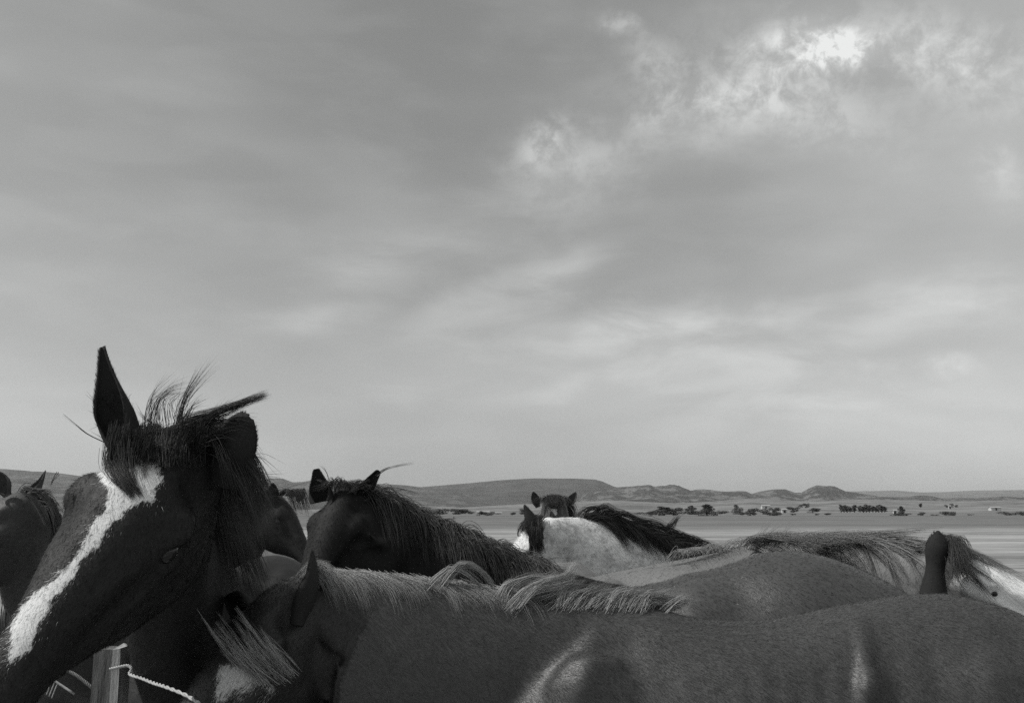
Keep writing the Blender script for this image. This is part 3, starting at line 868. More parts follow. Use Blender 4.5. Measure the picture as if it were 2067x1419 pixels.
        o = mesh_obj('ear', V, np.array(Fc), mat or s.mat, s.root, attrs={'hp': np.tile(np.array([-.2, -.2, .5]), (len(V), 1)), 'bp': (V - s.W) / s.S})
        # fuzz along the rim and the back of the ear
        Hh = Hair(); Lm = np.array(rings)
        for _ in range(1800):
            i = rng.integers(1, nu - 2); fr = rng.uniform(); j = rng.integers(0, nv) if rng.uniform() < .45 else (0 if rng.uniform() < .5 else nv - 1)
            p = Lm[i, j] * (1 - fr) + Lm[i + 1, j] * fr; c = base + Lv * (us[i] + fr * (us[1] - us[0]))
            p = p - norm(p - c) * .002
            o_ = norm(p - c)
            dr = norm(a * 1.1 + o_ * .28 + rng.normal(size=3) * .14)
            Ls = Ln * rng.uniform(.02, .055)
            Hh.add(np.array([p, p + dr * Ls * .35, p + dr * Ls * .7 + a * Ls * .05, p + dr * Ls + a * Ls * .15]), .0003, rng.uniform(0, .6))
        for _ in range(120):   # longer hair inside
            i = rng.integers(1, nu // 2); p = Lm[i, rng.integers(nv + 1, 2 * nv - 1)]
            dr = norm(op * .6 + a * .7 + rng.normal(size=3) * .3); Ls = Ln * rng.uniform(.08, .18)
            Hh.add(np.array([p, p + dr * Ls * .35, p + dr * Ls * .7, p + dr * Ls]), .0005, rng.uniform(0, .6))
        Hh.build('ear_hair', M_black_mane, o, K=4)['kind'] = 'stuff'
        return o
    def eyes(s, r=.018, only=(1, -1)):
        for sg in only:
            gq = Geo(); c = s.Hq(.20, -.034, .089 * sg)
            gq.ell(c, s.hd * r * s.HL * 1.15, s.hn * r * s.HL, s.hsd * r * .9 * s.HL, seg=18)
            mesh_obj('eye', np.vstack(gq.V), gq.F, m_eye, s.root)
    def paint(s, polys):
        """white markings outlined on the face; kept as signed distance in face coordinates"""
        o_ = np.array([0, 0, CAMZ])
        s.polys = []
        for poly in polys:
            Q = []
            for (px, py) in poly:
                dd = norm(pix(px, py, 1.0) - o_)
                loc, nn, ix, ds = s.bvh.ray_cast(Vector(o_), Vector(dd))
                if loc is None: continue
                r = (np.array(loc) - s.poll) / s.HL
                Q.append((r @ s.hd, r @ s.hsd))
            s.polys.append(np.array(Q))
        s.mark = s.mark_at(s.hp)
    def mark_at(s, hp):
        best = np.full(len(hp), -.2)
        if not getattr(s, 'polys', None): return best
        P = hp[:, [0, 2]]
        near = (hp[:, 0] > -.1) & (hp[:, 1] > -.1)
        for Q in s.polys:
            A = Q; B = np.roll(Q, -1, 0)
            d = np.full(len(P), 9.0); ins = np.zeros(len(P), bool)
            for a, b in zip(A, B):
                ab = b - a; t = np.clip(((P - a) @ ab) / (ab @ ab + 1e-12), 0, 1)
                d = np.minimum(d, np.linalg.norm(P - (a + t[:, None] * ab), axis=1))
                c = ((a[1] > P[:, 1]) != (b[1] > P[:, 1])) & (P[:, 0] < (b[0] - a[0]) * (P[:, 1] - a[1]) / (b[1] - a[1] + 1e-12) + a[0])
                ins ^= c
            best = np.maximum(best, np.where(ins, d, -d))
        return np.where(near, best, -.2)
    def finish(s):
        me = mesh_obj('body', s.V, s.F, s.mat, s.root, attrs={'hp': s.hp, 'bp': s.bp, 'mark': s.mark})
        s.body = me
        return me
    def fur(s, n, length=.011, width=.0009, lift=.35, flow=None, region=None, name='coat_hair', margin=260, mat=None, lj=.35):
        V, Fq = s.V, s.F
        T = np.vstack([Fq[:, :3], Fq[:, [0, 2, 3]]])
        a, b, c = V[T[:, 0]], V[T[:, 1]], V[T[:, 2]]
        cen = (a + b + c) / 3
        fn = np.cross(b - a, c - a); ar = np.linalg.norm(fn, axis=1) / 2; fn = norm(fn)
        px, py, w = proj(cen)
        view = norm(cen - np.array([0, 0, CAMZ]))
        ok = (w > .1) & (px > -margin) & (px < PW + margin) & (py > -margin) & (py < PH + margin) & ((fn * view).sum(1) < .35)
        if region is not None: ok &= region(s, cen)
        ar = ar * ok
        if ar.sum() <= 0: return
        wgt = ar / np.maximum(np.linalg.norm(cen, axis=1), .5) ** 1.0
        ix = rng.choice(len(T), n, p=wgt / wgt.sum())
        r1, r2 = rng.uniform(size=(2, n)); fl = r1 + r2 > 1; r1[fl] = 1 - r1[fl]; r2[fl] = 1 - r2[fl]
        t = T[ix]
        def itp(Q): return Q[t[:, 0]] * (1 - r1 - r2)[:, None] + Q[t[:, 1]] * r1[:, None] + Q[t[:, 2]] * r2[:, None]
        P = itp(V); N = norm(itp(s.N)); hp = itp(s.hp); bp = itp(s.bp)
        # growth direction: backwards and down on the body, down the face on the head
        fb = -s.f * .8 + np.array([0, 0, -.75])
        Fd = np.tile(fb, (n, 1))
        whorl = np.array([mnoise.noise_vector(Vector(q * 5.0)) for q in bp])
        Fd = Fd + whorl * .55
        inh = (hp[:, 0] > -.02) & (hp[:, 0] < .7) & (np.abs(hp[:, 2]) < .16) & (hp[:, 1] > -.3) & (hp[:, 1] < .12)
        Fd[inh] = s.hd * 1.0 + whorl[inh] * .25 + s.hsd * np.sign(hp[inh, 2:3]) * .35
        Fd = Fd - N * (Fd * N).sum(1, keepdims=True)
        D = norm(norm(Fd) + N * (lift + rng.normal(size=(n, 1)) * .12) + rng.normal(size=(n, 3)) * .16)
        Ls = length * rng.uniform(1 - lj, 1 + lj, size=(n, 1))
        Sd = norm(np.cross(D, N + rng.normal(size=(n, 3)) * .5)) * width * .5
        q0 = P - N * .001 - Sd; q1 = P - N * .001 + Sd; q2 = P + D * Ls
        VV = np.stack([q0, q1, q2], 1).reshape(-1, 3)
        FF = np.arange(3 * n).reshape(-1, 3)
        NN = norm(N * 1.0 + rng.normal(size=(n, 3)) * .13 + D * .1)
        NN = np.repeat(NN, 3, 0)
        o = mesh_obj(name, VV, FF, mat or s.mat, s.root, attrs={'mark': np.repeat(s.mark_at(hp) + rng.normal(size=n) * .006, 3), 'hp': np.repeat(hp, 3, 0), 'bp': np.repeat(bp + rng.normal(size=(n, 1)) * .004, 3, 0)}, normals=NN)
        o['kind'] = 'stuff'
        return o
    def tail(s, mat, n=60):
        H = Hair(); r = np.stack([s.L(-1.13, 0, 1.30), s.L(-1.17, 0, 1.27), s.L(-1.20, 0, 1.21), s.L(-1.225, 0, 1.12)])
        fr = np.tile(-s.f, (4, 1)); sd = np.tile(s.lft, (4, 1)); al = np.tile([0, 0, -1.0], (4, 1))
        flow_hair(H, r, fr, sd, al, n, 10, lambda t: .85 * s.S, lambda t: (.5, 0, 1.0), (0, 0, 0), 2.0, .0016, spread=.025, jit=.12, root_w=.02)
        return H.build('tail', mat, s.root)

def fill_crest(h, u0, u1, k=14):
    m = len(h.crest); i = np.linspace(u0, u1, k) * (m - 1); j = i.astype(int)
    return h.crest[j], h.cup[j], h.cside[j], h.calong[j]

CAMSIDE = lambda h: -1.0 if np.dot(h.cside[len(h.cside) // 2], [0, 1, 0]) > 0 else 1.0
BUILD = []
# ---- materials of the herd
C_black = coat_material('black_coat', .022, marked=(.12, 0, .035), speck=.25, spec=.16, white_l=.68)
C_chest = coat_material('chestnut_coat', .066, marked=(9, 0, 9), dark_face=(-.10, .0, .020), spec=.5, rough=.46, patch=.3, speck=.14)
C_dark = coat_material('dark_coat', .028, spec=.10)
C_dark2 = coat_material('dark_bay_coat', .060, spec=.55, rough=.40, patch=.3, speck=.14)
C_roan = coat_material('pale_grey_coat', .72, dapple=.42, spec=.25, speck=.3, patch=.2)
C_dun = coat_material('light_dun_coat', .15, white=[(.04, 0, -.03), (.07, 0, .10), (.12, 0, .18), (.6, 0, .18)], spec=.35, white_l=.9)
C_star = coat_material('dark_coat_with_star', .07, white=[(.06, 0, -.05), (.08, 0, .02), (.12, 0, .02), (.15, 0, -.05)], spec=.25)
C_grey = coat_material('mid_grey_coat', .055, spec=.3)
C_grey2 = coat_material('ash_grey_coat', .12, dapple=.3, spec=.3)
C_dark3 = coat_material('seal_coat', .017, spec=.10)
C_ear = coat_material('dark_ear', .024, spec=.15, rough=.8)
C_ear2 = coat_material('brown_ear', .06, spec=.2, rough=.8)
M_black_mane = hair_material('black_mane', .045, .6, .5, .25)
M_brown_mane = hair_material('brown_mane', .06, .9, .45, .4)
M_flax = hair_material('flaxen_mane', .27, 1.2, rough=.4)
M_streak = hair_material('streaked_mane', .16, 1.5, rough=.4)
M_mixed = hair_material('mixed_mane', .24, 1.2, rough=.4)

def V3(*a): return np.array(a, float)

def neckpts(*rows): return [(np.asarray(p, float), hh, hw) for p, hh, hw in rows]

# ================= horse A: big black head with a white blaze, far left
pA = pix(368, 885, 2.0)
vA = norm(np.array([0, 0, CAMZ]) - pix(300, 1000, 1.95)); rA = norm(np.cross([0, 0, 1], vA)); rA = rA * (1 if rA[0] > 0 else -1); uA = norm(np.cross(vA, rA)); uA = uA * (1 if uA[2] > 0 else -1)
sA = norm(.86 * rA - .34 * uA + .36 * vA)
dA_ = -.63 * rA - .68 * uA + .40 * vA; dA_ = norm(dA_ - sA * np.dot(dA_, sA))
nA = np.cross(sA, dA_); nA = nA * (1 if np.dot(nA, vA) > 0 else -1)
hA = Horse('big black horse with ragged white blaze and windblown forelock, head turned to the left edge',
    W=(-.96, 3.25), fwd=(.03, -1), S=1.03, top=None,
    neck=neckpts((V3(-.96, 3.30, 1.49), .30, .13), (V3(-.94, 3.05, 1.58), .30, .12), (V3(-.90, 2.72, 1.70), .27, .11), (V3(-.84, 2.38, 1.79), .21, .09), (V3(-.74, 2.12, 1.83), .14, .08), (pA + V3(-.01, .02, -.03), .10, .07)),
    poll=pA, d=dA_, nrm=nA, HL=1.14, mat=C_black, voxel=.0085)
hA.paint([[(192, 915), (205, 945), (193, 955), (210, 975), (222, 990), (212, 1015), (215, 1030), (195, 1040), (180, 1065), (172, 1090), (160, 1115), (150, 1130), (120, 1160), (90, 1185), (60, 1205), (42, 1228), (20, 1260),
           (20, 1340), (60, 1305), (75, 1280), (95, 1240), (104, 1207), (120, 1190), (150, 1160), (165, 1130), (185, 1110), (200, 1098), (215, 1075), (225, 1055), (245, 1040), (262, 1025), (285, 1010), (318, 1012), (310, 985), (325, 965), (322, 945), (312, 935), (295, 930), (280, 918), (265, 915), (250, 925), (240, 905), (215, 905)]])
hA.finish(); hA.eyes(.019)
hA.ear(pix(252, 892, 1.97), pix(206, 700, 1.97), .084, (-.25, -1, .1), mat=C_ear, curve=V3(-.010, 0, 0),
       prof=[(0, .95), (.12, .98), (.3, 1.0), (.45, .82), (.6, .62), (.75, .42), (.88, .27), (.96, .2), (1, .16)])
hA.ear(pix(442, 958, 2.04), pix(508, 842, 1.98), .118, (.35, .9, -.3), mat=C_ear, curve=V3(.006, 0, -.004),
       prof=[(0, .8), (.12, .85), (.3, .95), (.5, 1.0), (.7, .95), (.85, .75), (.95, .5), (1, .2)])
H = Hair()
r, u_, s_, a_ = fill_crest(hA, .25, 1.0)
flow_hair(H, r, u_, s_, a_, 120, 22, lambda t: .30, lambda t: (.6, .8, .2), (.5, -.2, 0), 1.6, .0009, hA.bvh, spread=.012)
for k in range(16):
    P0 = pix(470 + rng.uniform(-20, 20), 960 + rng.uniform(-30, 60), 2.2)
    lock(H, [P0, P0 + V3(.05, 0, rng.uniform(-.01, .03)), P0 + V3(.09 + rng.uniform(0, .04), .02, rng.uniform(-.05, .03))], 7, .0005, tipspread=.014, tone=.6)
H.build('mane', M_black_mane, hA.root)
H = Hair()
def dA(px, py, D): return pix(px, py, D)
# tufts standing on the poll
for pts, n in [
    ([(300, 850), (305, 812), (320, 790), (345, 768)], 9), ([(305, 855), (318, 810), (345, 785), (372, 775)], 9), ([(318, 850), (322, 812), (350, 790), (378, 788)], 7),
    ([(335, 850), (330, 820), (338, 795), (352, 785)], 5), ([(360, 850), (366, 815), (382, 780), (400, 752)], 11), ([(362, 852), (372, 812), (398, 772), (425, 740)], 11),
    ([(368, 852), (385, 822), (395, 815), (412, 808)], 9), ([(310, 858), (290, 848), (275, 832)], 4), ([(370, 855), (352, 825), (345, 800)], 3), ([(345, 852), (342, 820), (358, 800), (372, 795)], 4),
    ([(395, 858), (430, 835), (450, 820), (470, 806)], 8)]:
    D = 1.97 + rng.uniform(-.03, .03)
    lock(H, [dA(x, y, D) for x, y in pts], n * 2, .00042, spread=.005, tipspread=.009, tone=.3)
# long lock blown to the right
lock(H, [dA(370, 862, 1.98), dA(420, 842, 1.97), dA(480, 818, 1.96), dA(536, 797, 1.95)], 190, .0005, spread=.010, tipspread=.005, tone=.3)
lock(H, [dA(380, 868, 1.98), dA(430, 852, 1.97), dA(470, 850, 1.96), dA(510, 862, 1.95)], 26, .0007, spread=.008, tipspread=.012, tone=.6)
lock(H, [dA(400, 880, 1.97), dA(450, 866, 1.96), dA(490, 872, 1.96)], 26, .0007, spread=.012, tipspread=.012, tone=.5)
# single hair to the left and lashes
lock(H, [dA(215, 895, 1.95), dA(180, 878, 1.94), dA(155, 858, 1.93), dA(128, 836, 1.92)], 4, .0007, spread=.002, tipspread=.002, tone=.2)
lock(H, [dA(118, 955, 1.86), dA(108, 968, 1.85), dA(102, 980, 1.84)], 8, .0007, spread=.002, tipspread=.001, tone=.1)
# forelock hanging over the star
def onface(px, py, D=1.9, lift=.008):
    o_ = np.array([0, 0, CAMZ]); dd = norm(pix(px, py, 1.0) - o_)
    loc, nn, ix, ds = hA.bvh.ray_cast(Vector(o_), Vector(dd))
    if loc is None: return pix(px, py, D)
    return np.array(loc) - dd * lift
for k in range(46):
    x0 = rng.uniform(225, 420); y0 = rng.uniform(862, 905)
    tx = 232 + (x0 - 225) * .9 + rng.normal() * 14; ty = rng.uniform(930, 975)
    lock(H, [onface(x0, y0 - 10, lift=.005), onface((x0 * .6 + tx * .4) - 8, y0 + (ty - y0) * .45, lift=.009), onface(tx, ty - 25 + rng.normal() * 16, lift=.004)], 22, .0005, spread=.009, tipspread=.004, tone=.35)
for (x0, x1, x2, ty, n) in [(236, 228, 270, 1002, 150), (250, 240, 282, 995, 90), (262, 258, 285, 1003, 50), (232, 220, 246, 985, 60), (330, 332, 338, 935, 30), (395, 402, 410, 930, 20), (370, 372, 392, 925, 26)]:
    lock(H, [onface(x0, 898, lift=.010), onface(x1, 938, lift=.012), onface((x1 + x2) / 2 - 3, 972 - (1000 - ty) * .5, lift=.010), onface(x2, ty, lift=.004)], n, .0005, spread=.011, tipspread=.004, tone=.6)
# matted hair covering the poll between the ears
for k in range(70):
    x0 = rng.uniform(240, 455); y0 = 862 + (abs(x0 - 345) / 110) ** 2 * 14
    lock(H, [onface(x0 + rng.normal() * 8, y0 + 2, 2.0, .004), onface(x0 - 4, y0 + 32, 1.97, .007), onface(x0 - 10 + rng.normal() * 10, y0 + 50 + rng.uniform(0, 50), 1.93, .003)], 20, .0006, spread=.009, tipspread=.005, tone=.3)
H.build('forelock', M_black_mane, hA.root)
hA.fur(175000, .011, .0009, lift=.30, region=lambda s, c: c[:, 1] < 3.7)
hA.tail(M_black_mane, 30)

# ================= horse B: near chestnut with flaxen mane, body along the bottom
topB = [(1240, 1222), (1320, 1222), (1400, 1247), (1450, 1254), (1500, 1253), (1560, 1249), (1650, 1233), (1700, 1222), (1750, 1212), (1830, 1201), (1900, 1198), (1960, 1207), (2023, 1225), (2100, 1265), (2200, 1340), (2300, 1440)]
DB = 2.65
pB = pix(585, 1178, 2.47)
hB = Horse('near chestnut horse with flaxen mane, its long back filling the lower right',
    W=(pix(1300, 1220, DB)[0], DB), fwd=(-1, -.04), S=.985, top=topB,
    neck=neckpts((pix(1400, 1256, DB), .28, .15), (pix(1290, 1224, DB), .28, .13), (pix(1150, 1212, 2.63), .26, .115), (pix(1000, 1200, 2.60), .23, .105), (pix(850, 1180, 2.56), .23, .10), (pix(720, 1168, 2.52), .21, .09), (pix(640, 1168, 2.49), .15, .08), (pB + V3(.01, .01, -.02), .09, .07)),
    poll=pB, d=(-.50, -.42, -.76), nrm=(-.40, -.55, .62), HL=.98, mat=C_chest, voxel=.0095,
    bumps=[(.20, 1.27, .030, .14, .45, .011), (.12, 1.26, .05, .14, .45, -.010), (.34, 1.27, .05, .12, .2, -.008), (-.515, 1.29, .022, .11, .30, .016), (-.58, 1.27, .05, .11, .30, -.014), (-.80, 1.27, .07, .08, 0, .014), (-.69, 1.29, .04, .10, .2, -.008), (-.93, 1.30, .05, .1, 0, -.012)])
hB.paint([[(442, 1345), (470, 1338), (505, 1350), (530, 1362), (550, 1385), (545, 1415), (440, 1415)]])
hB.finish(); hB.eyes()
hB.ear(pix(598, 1262, 2.40), pix(630, 1108, 2.44), .095, (-.9, -.1, .2), mat=C_ear)
hB.ear(pix(508, 1238, 2.50), pix(452, 1206, 2.66), .075, (-.8, -.1, .2), mat=C_ear)
H = Hair()
sg = CAMSIDE(hB)
r, u_, s_, a_ = fill_crest(hB, .40, .97, 20)
# crest hair combed over the top of the neck and lying short on the near side
flow_hair(H, r + np.array([0, .028, .004]), u_, s_ * sg, a_, 640, 30, lambda t: rng.uniform(.06, .15), lambda t: (.12, .85, -.75), (.25, 0, 0), 2.4, .0005, hB.bvh, spread=.007, jit=.06, lean=.005, conv=.35, root_w=.010)
r, u_, s_, a_ = fill_crest(hB, .12, .42, 12)
flow_hair(H, r + np.array([0, .02, -.01]), u_, s_ * sg, a_, 110, 18, lambda t: .12, lambda t: (.55, -.1, -1.5), (1.0, 0, .1), .3, .0008, hB.bvh, spread=.007, jit=.10, lean=.004, root_w=.014)
def onB(px, py, D=2.3, lift=.01):
    o_ = np.array([0, 0, CAMZ]); dd = norm(pix(px, py, 1.0) - o_)
    loc, nn, ix, ds = hB.bvh.ray_cast(Vector(o_), Vector(dd))
    if loc is None: return pix(px, py, D)
    return np.array(loc) - dd * lift
def lk(pts, D, n, rr=.0006, sp_=.006, ts=.006, tone=.8):
    x0, y0 = pts[0]
    while y0 < 1260 and abs(onB(x0, y0, 9.0)[1]) > 4: y0 += 4
    root = onB(x0, y0 + 3, D, lift=-.004)
    Dr = root[1]
    lock(H, [root] + [pix(x, y, Dr + .02 + .015 * k) for k, (x, y) in enumerate(pts[1:])], int(n * 1.5), rr, spread=sp_, tipspread=ts, tone=tone)
DD = 2.58
lk([(885, 1150), (930, 1138), (965, 1148), (990, 1175), (998, 1205)], DD, 34, tone=.7)
lk([(862, 1160), (905, 1146), (945, 1160), (975, 1190), (985, 1215)], DD, 26, tone=.6)
lk([(1030, 1225), (1060, 1195), (1100, 1172), (1140, 1162), (1160, 1136)], DD, 60, sp_=.010, ts=.006, tone=.8)
lk([(1040, 1228), (1075, 1190), (1110, 1182), (1150, 1172), (1165, 1150)], DD, 40, sp_=.010, ts=.006, tone=.7)
lk([(1015, 1215), (1030, 1185), (1070, 1165), (1100, 1166), (1124, 1156)], DD, 40, sp_=.008, tone=.6)
lk([(1000, 1210), (1018, 1182), (1032, 1172), (1040, 1180)], DD, 26, tone=.6)
for k in range(64):
    x0 = rng.uniform(1105, 1305); e = (x0 - 1120) / 9; q_ = rng.uniform(.55, 1.1); b_ = rng.normal() * 6
    lk([(x0, 1226 + e * .3), (x0 + 25 * q_, 1206 + b_), (x0 + 58 * q_, 1195 + b_ * 1.3 + e * .6), (x0 + 86 * q_, 1188 + b_ * 1.8 + e * .9)], DD, int(rng.integers(5, 13)), rr=.0005, sp_=.008, ts=.009, tone=rng.uniform(.1, 1.2))
lk([(1125, 1225), (1135, 1195), (1155, 1180), (1175, 1178)], DD, 30, tone=.6)
H.build('mane', M_flax, hB.root)
H = Hair()
def onB(px, py, D=2.3, lift=.01):
    o_ = np.array([0, 0, CAMZ]); dd = norm(pix(px, py, 1.0) - o_)
    loc, nn, ix, ds = hB.bvh.ray_cast(Vector(o_), Vector(dd))
    if loc is None: return pix(px, py, D)
    return np.array(loc) - dd * lift
for k in range(56):
    x1 = rng.uniform(505, 600); y1 = 1392 - abs(x1 - 545) * .5 - rng.uniform(0, 38)
    L_ = rng.uniform(.45, 1.0) * (1 if k % 3 else 1.15)
    dx = -95 * L_ + rng.normal() * 14; dy = -112 * L_ + rng.normal() * 18
    b0 = rng.normal() * 9
    lock(H, [onB(x1, y1, lift=.006), onB(x1 + dx * .4 + b0, y1 + dy * .35, lift=.03), onB(x1 + dx * .75 + b0 * .6, y1 + dy * .72, lift=.045), onB(x1 + dx, y1 + dy, lift=.035 + rng.uniform(0, .02))], int(rng.integers(3, 8)), .0005, spread=.006, tipspread=.0025, tone=rng.uniform(.4, 1.2))
H.build('forelock', M_flax, hB.root)
hB.fur(380000, .011, .0008, lift=.22)
hB.tail(M_flax, 30)

# ================= horse C: dark horse in the middle left with ears up
pC = pix(703, 985, 3.76)
hC = Horse('dark horse with both ears up and long dark mane, left of the middle',
    W=(pix(1080, 1140, 3.88)[0], 3.88), fwd=(-1, 0), S=.95, top=[(1000, 1130), (1080, 1140), (1130, 1150), (1190, 1166), (1250, 1182), (1350, 1190), (1500, 1195), (1700, 1230)],
    neck=neckpts((pix(1110, 1146, 3.88), .30, .14), (pix(1030, 1124, 3.87), .30, .13), (pix(950, 1088, 3.85), .30, .12), (pix(860, 1050, 3.87), .27, .11), (pix(790, 1015, 3.81), .22, .10), (pix(735, 990, 3.77), .16, .09), (pC + V3(.02, .02, -.03), .10, .08)),
    poll=pC, d=(-.26, -.48, -.84), nrm=(-.20, -.88, .43), HL=.98, mat=C_dark3, voxel=.011)
hC.finish(); hC.eyes()
hC.ear(pix(650, 1012, 3.71), pix(638, 946, 3.71), .095, (.0, -1, .1), mat=C_ear, prof=[(0, 1.0), (.3, .95), (.5, .78), (.7, .55), (.88, .36), (.96, .28), (1, .2)])
hC.ear(pix(728, 1002, 3.73), pix(765, 950, 3.71), .085, (.3, -1, .1), mat=C_ear, prof=[(0, 1.0), (.25, .8), (.45, .62), (.7, .45), (.88, .32), (.96, .25), (1, .15)])
H = Hair(); sg = CAMSIDE(hC)
r, u_, s_, a_ = fill_crest(hC, .06, .84, 18)
flow_hair(H, r, u_, s_ * sg, a_, 330, 15, lambda t: .26, lambda t: (.8, .35, -.25), (.35, 0, 0), 3.0, .0013, hC.bvh, spread=.014, jit=.16, lean=.006, curl=.5)
flow_hair(H, r, u_, s_ * sg, a_, 46, 3, lambda t: .12, lambda t: (.9, .1, -.8), (.6, 0, .3), .6, .0009, hC.bvh, spread=.01, jit=.3, curl=.8)
for k in range(34):
    x = rng.uniform(660, 735)
    P0 = pix(x, 985 + rng.normal() * 4, 3.73)
    lock(H, [P0, P0 + V3(rng.normal() * .02, -.02, .02 + rng.uniform(0, .012)), P0 + V3(rng.normal() * .04, -.04, .005)], 7, .0009, tipspread=.008, tone=.05)
lock(H, [pix(760, 958, 3.71), pix(785, 944, 3.71), pix(838, 934, 3.71)], 5, .0012, .003, .004, .2)
lock(H, [pix(755, 990, 3.71), pix(790, 984, 3.71), pix(850, 997, 3.71)], 7, .0012, .004, .006, .2)
lock(H, [pix(770, 1000, 3.71), pix(810, 1006, 3.71), pix(850, 1022, 3.71)], 9, .0012, .004, .006, .2)
lock(H, [pix(664, 968, 3.71), pix(658, 950, 3.71), pix(648, 938, 3.71)], 3, .0011, .003, .003, .2)
for k in range(14):
    x = 940 + k * 7
    lock(H, [pix(x, 1092 + k * 2.6, 3.89), pix(x + 14, 1080 + k * 2 + rng.normal() * 3, 3.89), pix(x + 34, 1086 + k * 2.4, 3.88), pix(x + 42, 1104 + k * 2, 3.87)], 5, .001, .006, .01, .4)
H.build('mane', M_brown_mane, hC.root)
hC.fur(45000, .014, .0016)
hC.tail(M_brown_mane, 20)

# ================= horse D: small dark horse behind, facing right
pD = pix(556, 998, 6.2)
hD = Horse('small dark horse facing right behind the blazed head, one ear up',
    W=(pix(400, 1070, 6.35)[0] - .1, 6.4), fwd=(1, -.12), S=.97, top=None,
    neck=neckpts((V3(pix(400, 1070, 6.35)[0] - .1, 6.4, 1.42), .27, .13), (pix(430, 1046, 6.35), .24, .11), (pix(470, 1028, 6.3), .21, .10), (pix(510, 1012, 6.25), .16, .085), (pD + V3(-.02, 0, -.01), .11, .07)),
    poll=pD, d=(.55, -.25, -.78), nrm=(.62, -.2, .6), HL=.98, mat=C_dark, voxel=.015)
hD.finish(); hD.eyes()
hD.ear(pix(552, 1016, 6.12), pix(551, 974, 6.12), .075, (.5, -.8, 0), mat=C_ear)
hD.ear(pix(600, 1012, 6.28), pix(615, 985, 6.30), .06, (-.2, -.9, 0), mat=C_ear2)
H = Hair(); sg = CAMSIDE(hD)
r, u_, s_, a_ = fill_crest(hD, .1, .95)
flow_hair(H, r, u_, s_ * sg, a_, 110, 12, lambda t: .34, lambda t: (.6, .5, -.2), (0, 0, 0), 3.0, .0016, hD.bvh, spread=.015)
for k in range(30):
    P0 = pix(rng.uniform(560, 600), 1000, 6.15)
    lock(H, [P0, P0 + V3(.05, -.02, .03), P0 + V3(.11, -.05, -.08 + rng.normal() * .03)], 8, .0014, tipspread=.015, tone=.3)
H.build('mane', M_black_mane, hD.root)
hD.fur(15000, .016, .002)
hD.tail(M_black_mane, 14)

# ================= horse E: pale body far behind
hE = Horse('ash grey horse behind the small dark one, only its pale back in view',
    W=(pix(330, 1092, 7.5)[0], 7.5), fwd=(-1, .1), S=1.0, top=[(330, 1084), (420, 1082), (470, 1094), (520, 1098), (580, 1100), (640, 1118)],
    neck=neckpts((V3(pix(330, 1092, 7.5)[0], 7.5, 1.43), .28, .13), (V3(pix(250, 1092, 7.5)[0], 7.5, 1.42), .23, .11), (V3(pix(180, 1092, 7.5)[0], 7.45, 1.36), .17, .09), (V3(pix(110, 1092, 7.5)[0], 7.4, 1.25), .11, .075)),
    poll=V3(pix(105, 1092, 7.5)[0], 7.4, 1.25), d=(-.6, -.1, -.8), nrm=(-.8, 0, .6), HL=1.0, mat=C_grey2, voxel=.017)
hE.finish(); hE.tail(M_mixed, 14)
hE.ear(hE.Hq(.01, .0, .07), hE.Hq(-.16, .03, .09), .08, hE.hn); hE.ear(hE.Hq(.01, .0, -.07), hE.Hq(-.16, .03, -.09), .08, hE.hn)

# ================= horse F: grey horse at the far left edge
pF = pix(24, 1004, 4.1)
hF = Horse('mid grey horse at the left edge with one pointed ear against the hill',
    W=(-2.02, 4.95), fwd=(-.1, -1), S=1.0, top=None,
    neck=neckpts((V3(-2.02, 4.98, 1.43), .28, .13), (V3(-2.04, 4.75, 1.51), .28, .12), (V3(-2.06, 4.5, 1.59), .25, .11), (V3(-2.10, 4.28, 1.67), .20, .095), (pF + V3(0, .02, -.03), .10, .075)),
    poll=pF, d=(-.45, -.30, -.82), nrm=(-.4, -.7, .5), HL=1.0, mat=C_grey, voxel=.014)
hF.finish(); hF.eyes()
hF.ear(pix(62, 1000, 4.05), pix(92, 949, 4.08), .075, (-.6, -.6, .4), mat=C_ear2, prof=[(0, 1.0), (.2, .95), (.45, .75), (.7, .48), (.88, .24), (.96, .12), (1, .05)])
hF.ear(pix(15, 1000, 4.05), pix(-8, 950, 4.05), .075, (-.3, -1, .1), mat=C_ear2)
H = Hair()
r, u_, s_, a_ = fill_crest(hF, .15, .98)
flow_hair(H, r, u_, s_ * (1 if s_[5][0] > 0 else -1), a_, 90, 14, lambda t: .25, lambda t: (.8, .8, 0), (.3, 0, 0), 2.4, .0013, hF.bvh, spread=.012, curl=.4)
for pts in ([(48, 985), (75, 992), (98, 1012), (112, 1042)], [(44, 992), (62, 1010), (80, 1035), (92, 1062)], [(52, 1000), (70, 1005), (90, 1030), (98, 1050)], [(66, 990), (90, 990), (108, 998)]):
    lock(H, [pix(x, y, 4.0) for x, y in pts], 18, .0013, .006, .008, .95)
H.build('mane', M_brown_mane, hF.root)
hF.fur(40000, .013, .0014, region=lambda s, c: c[:, 1] < 5.2)
hF.tail(M_mixed, 14)

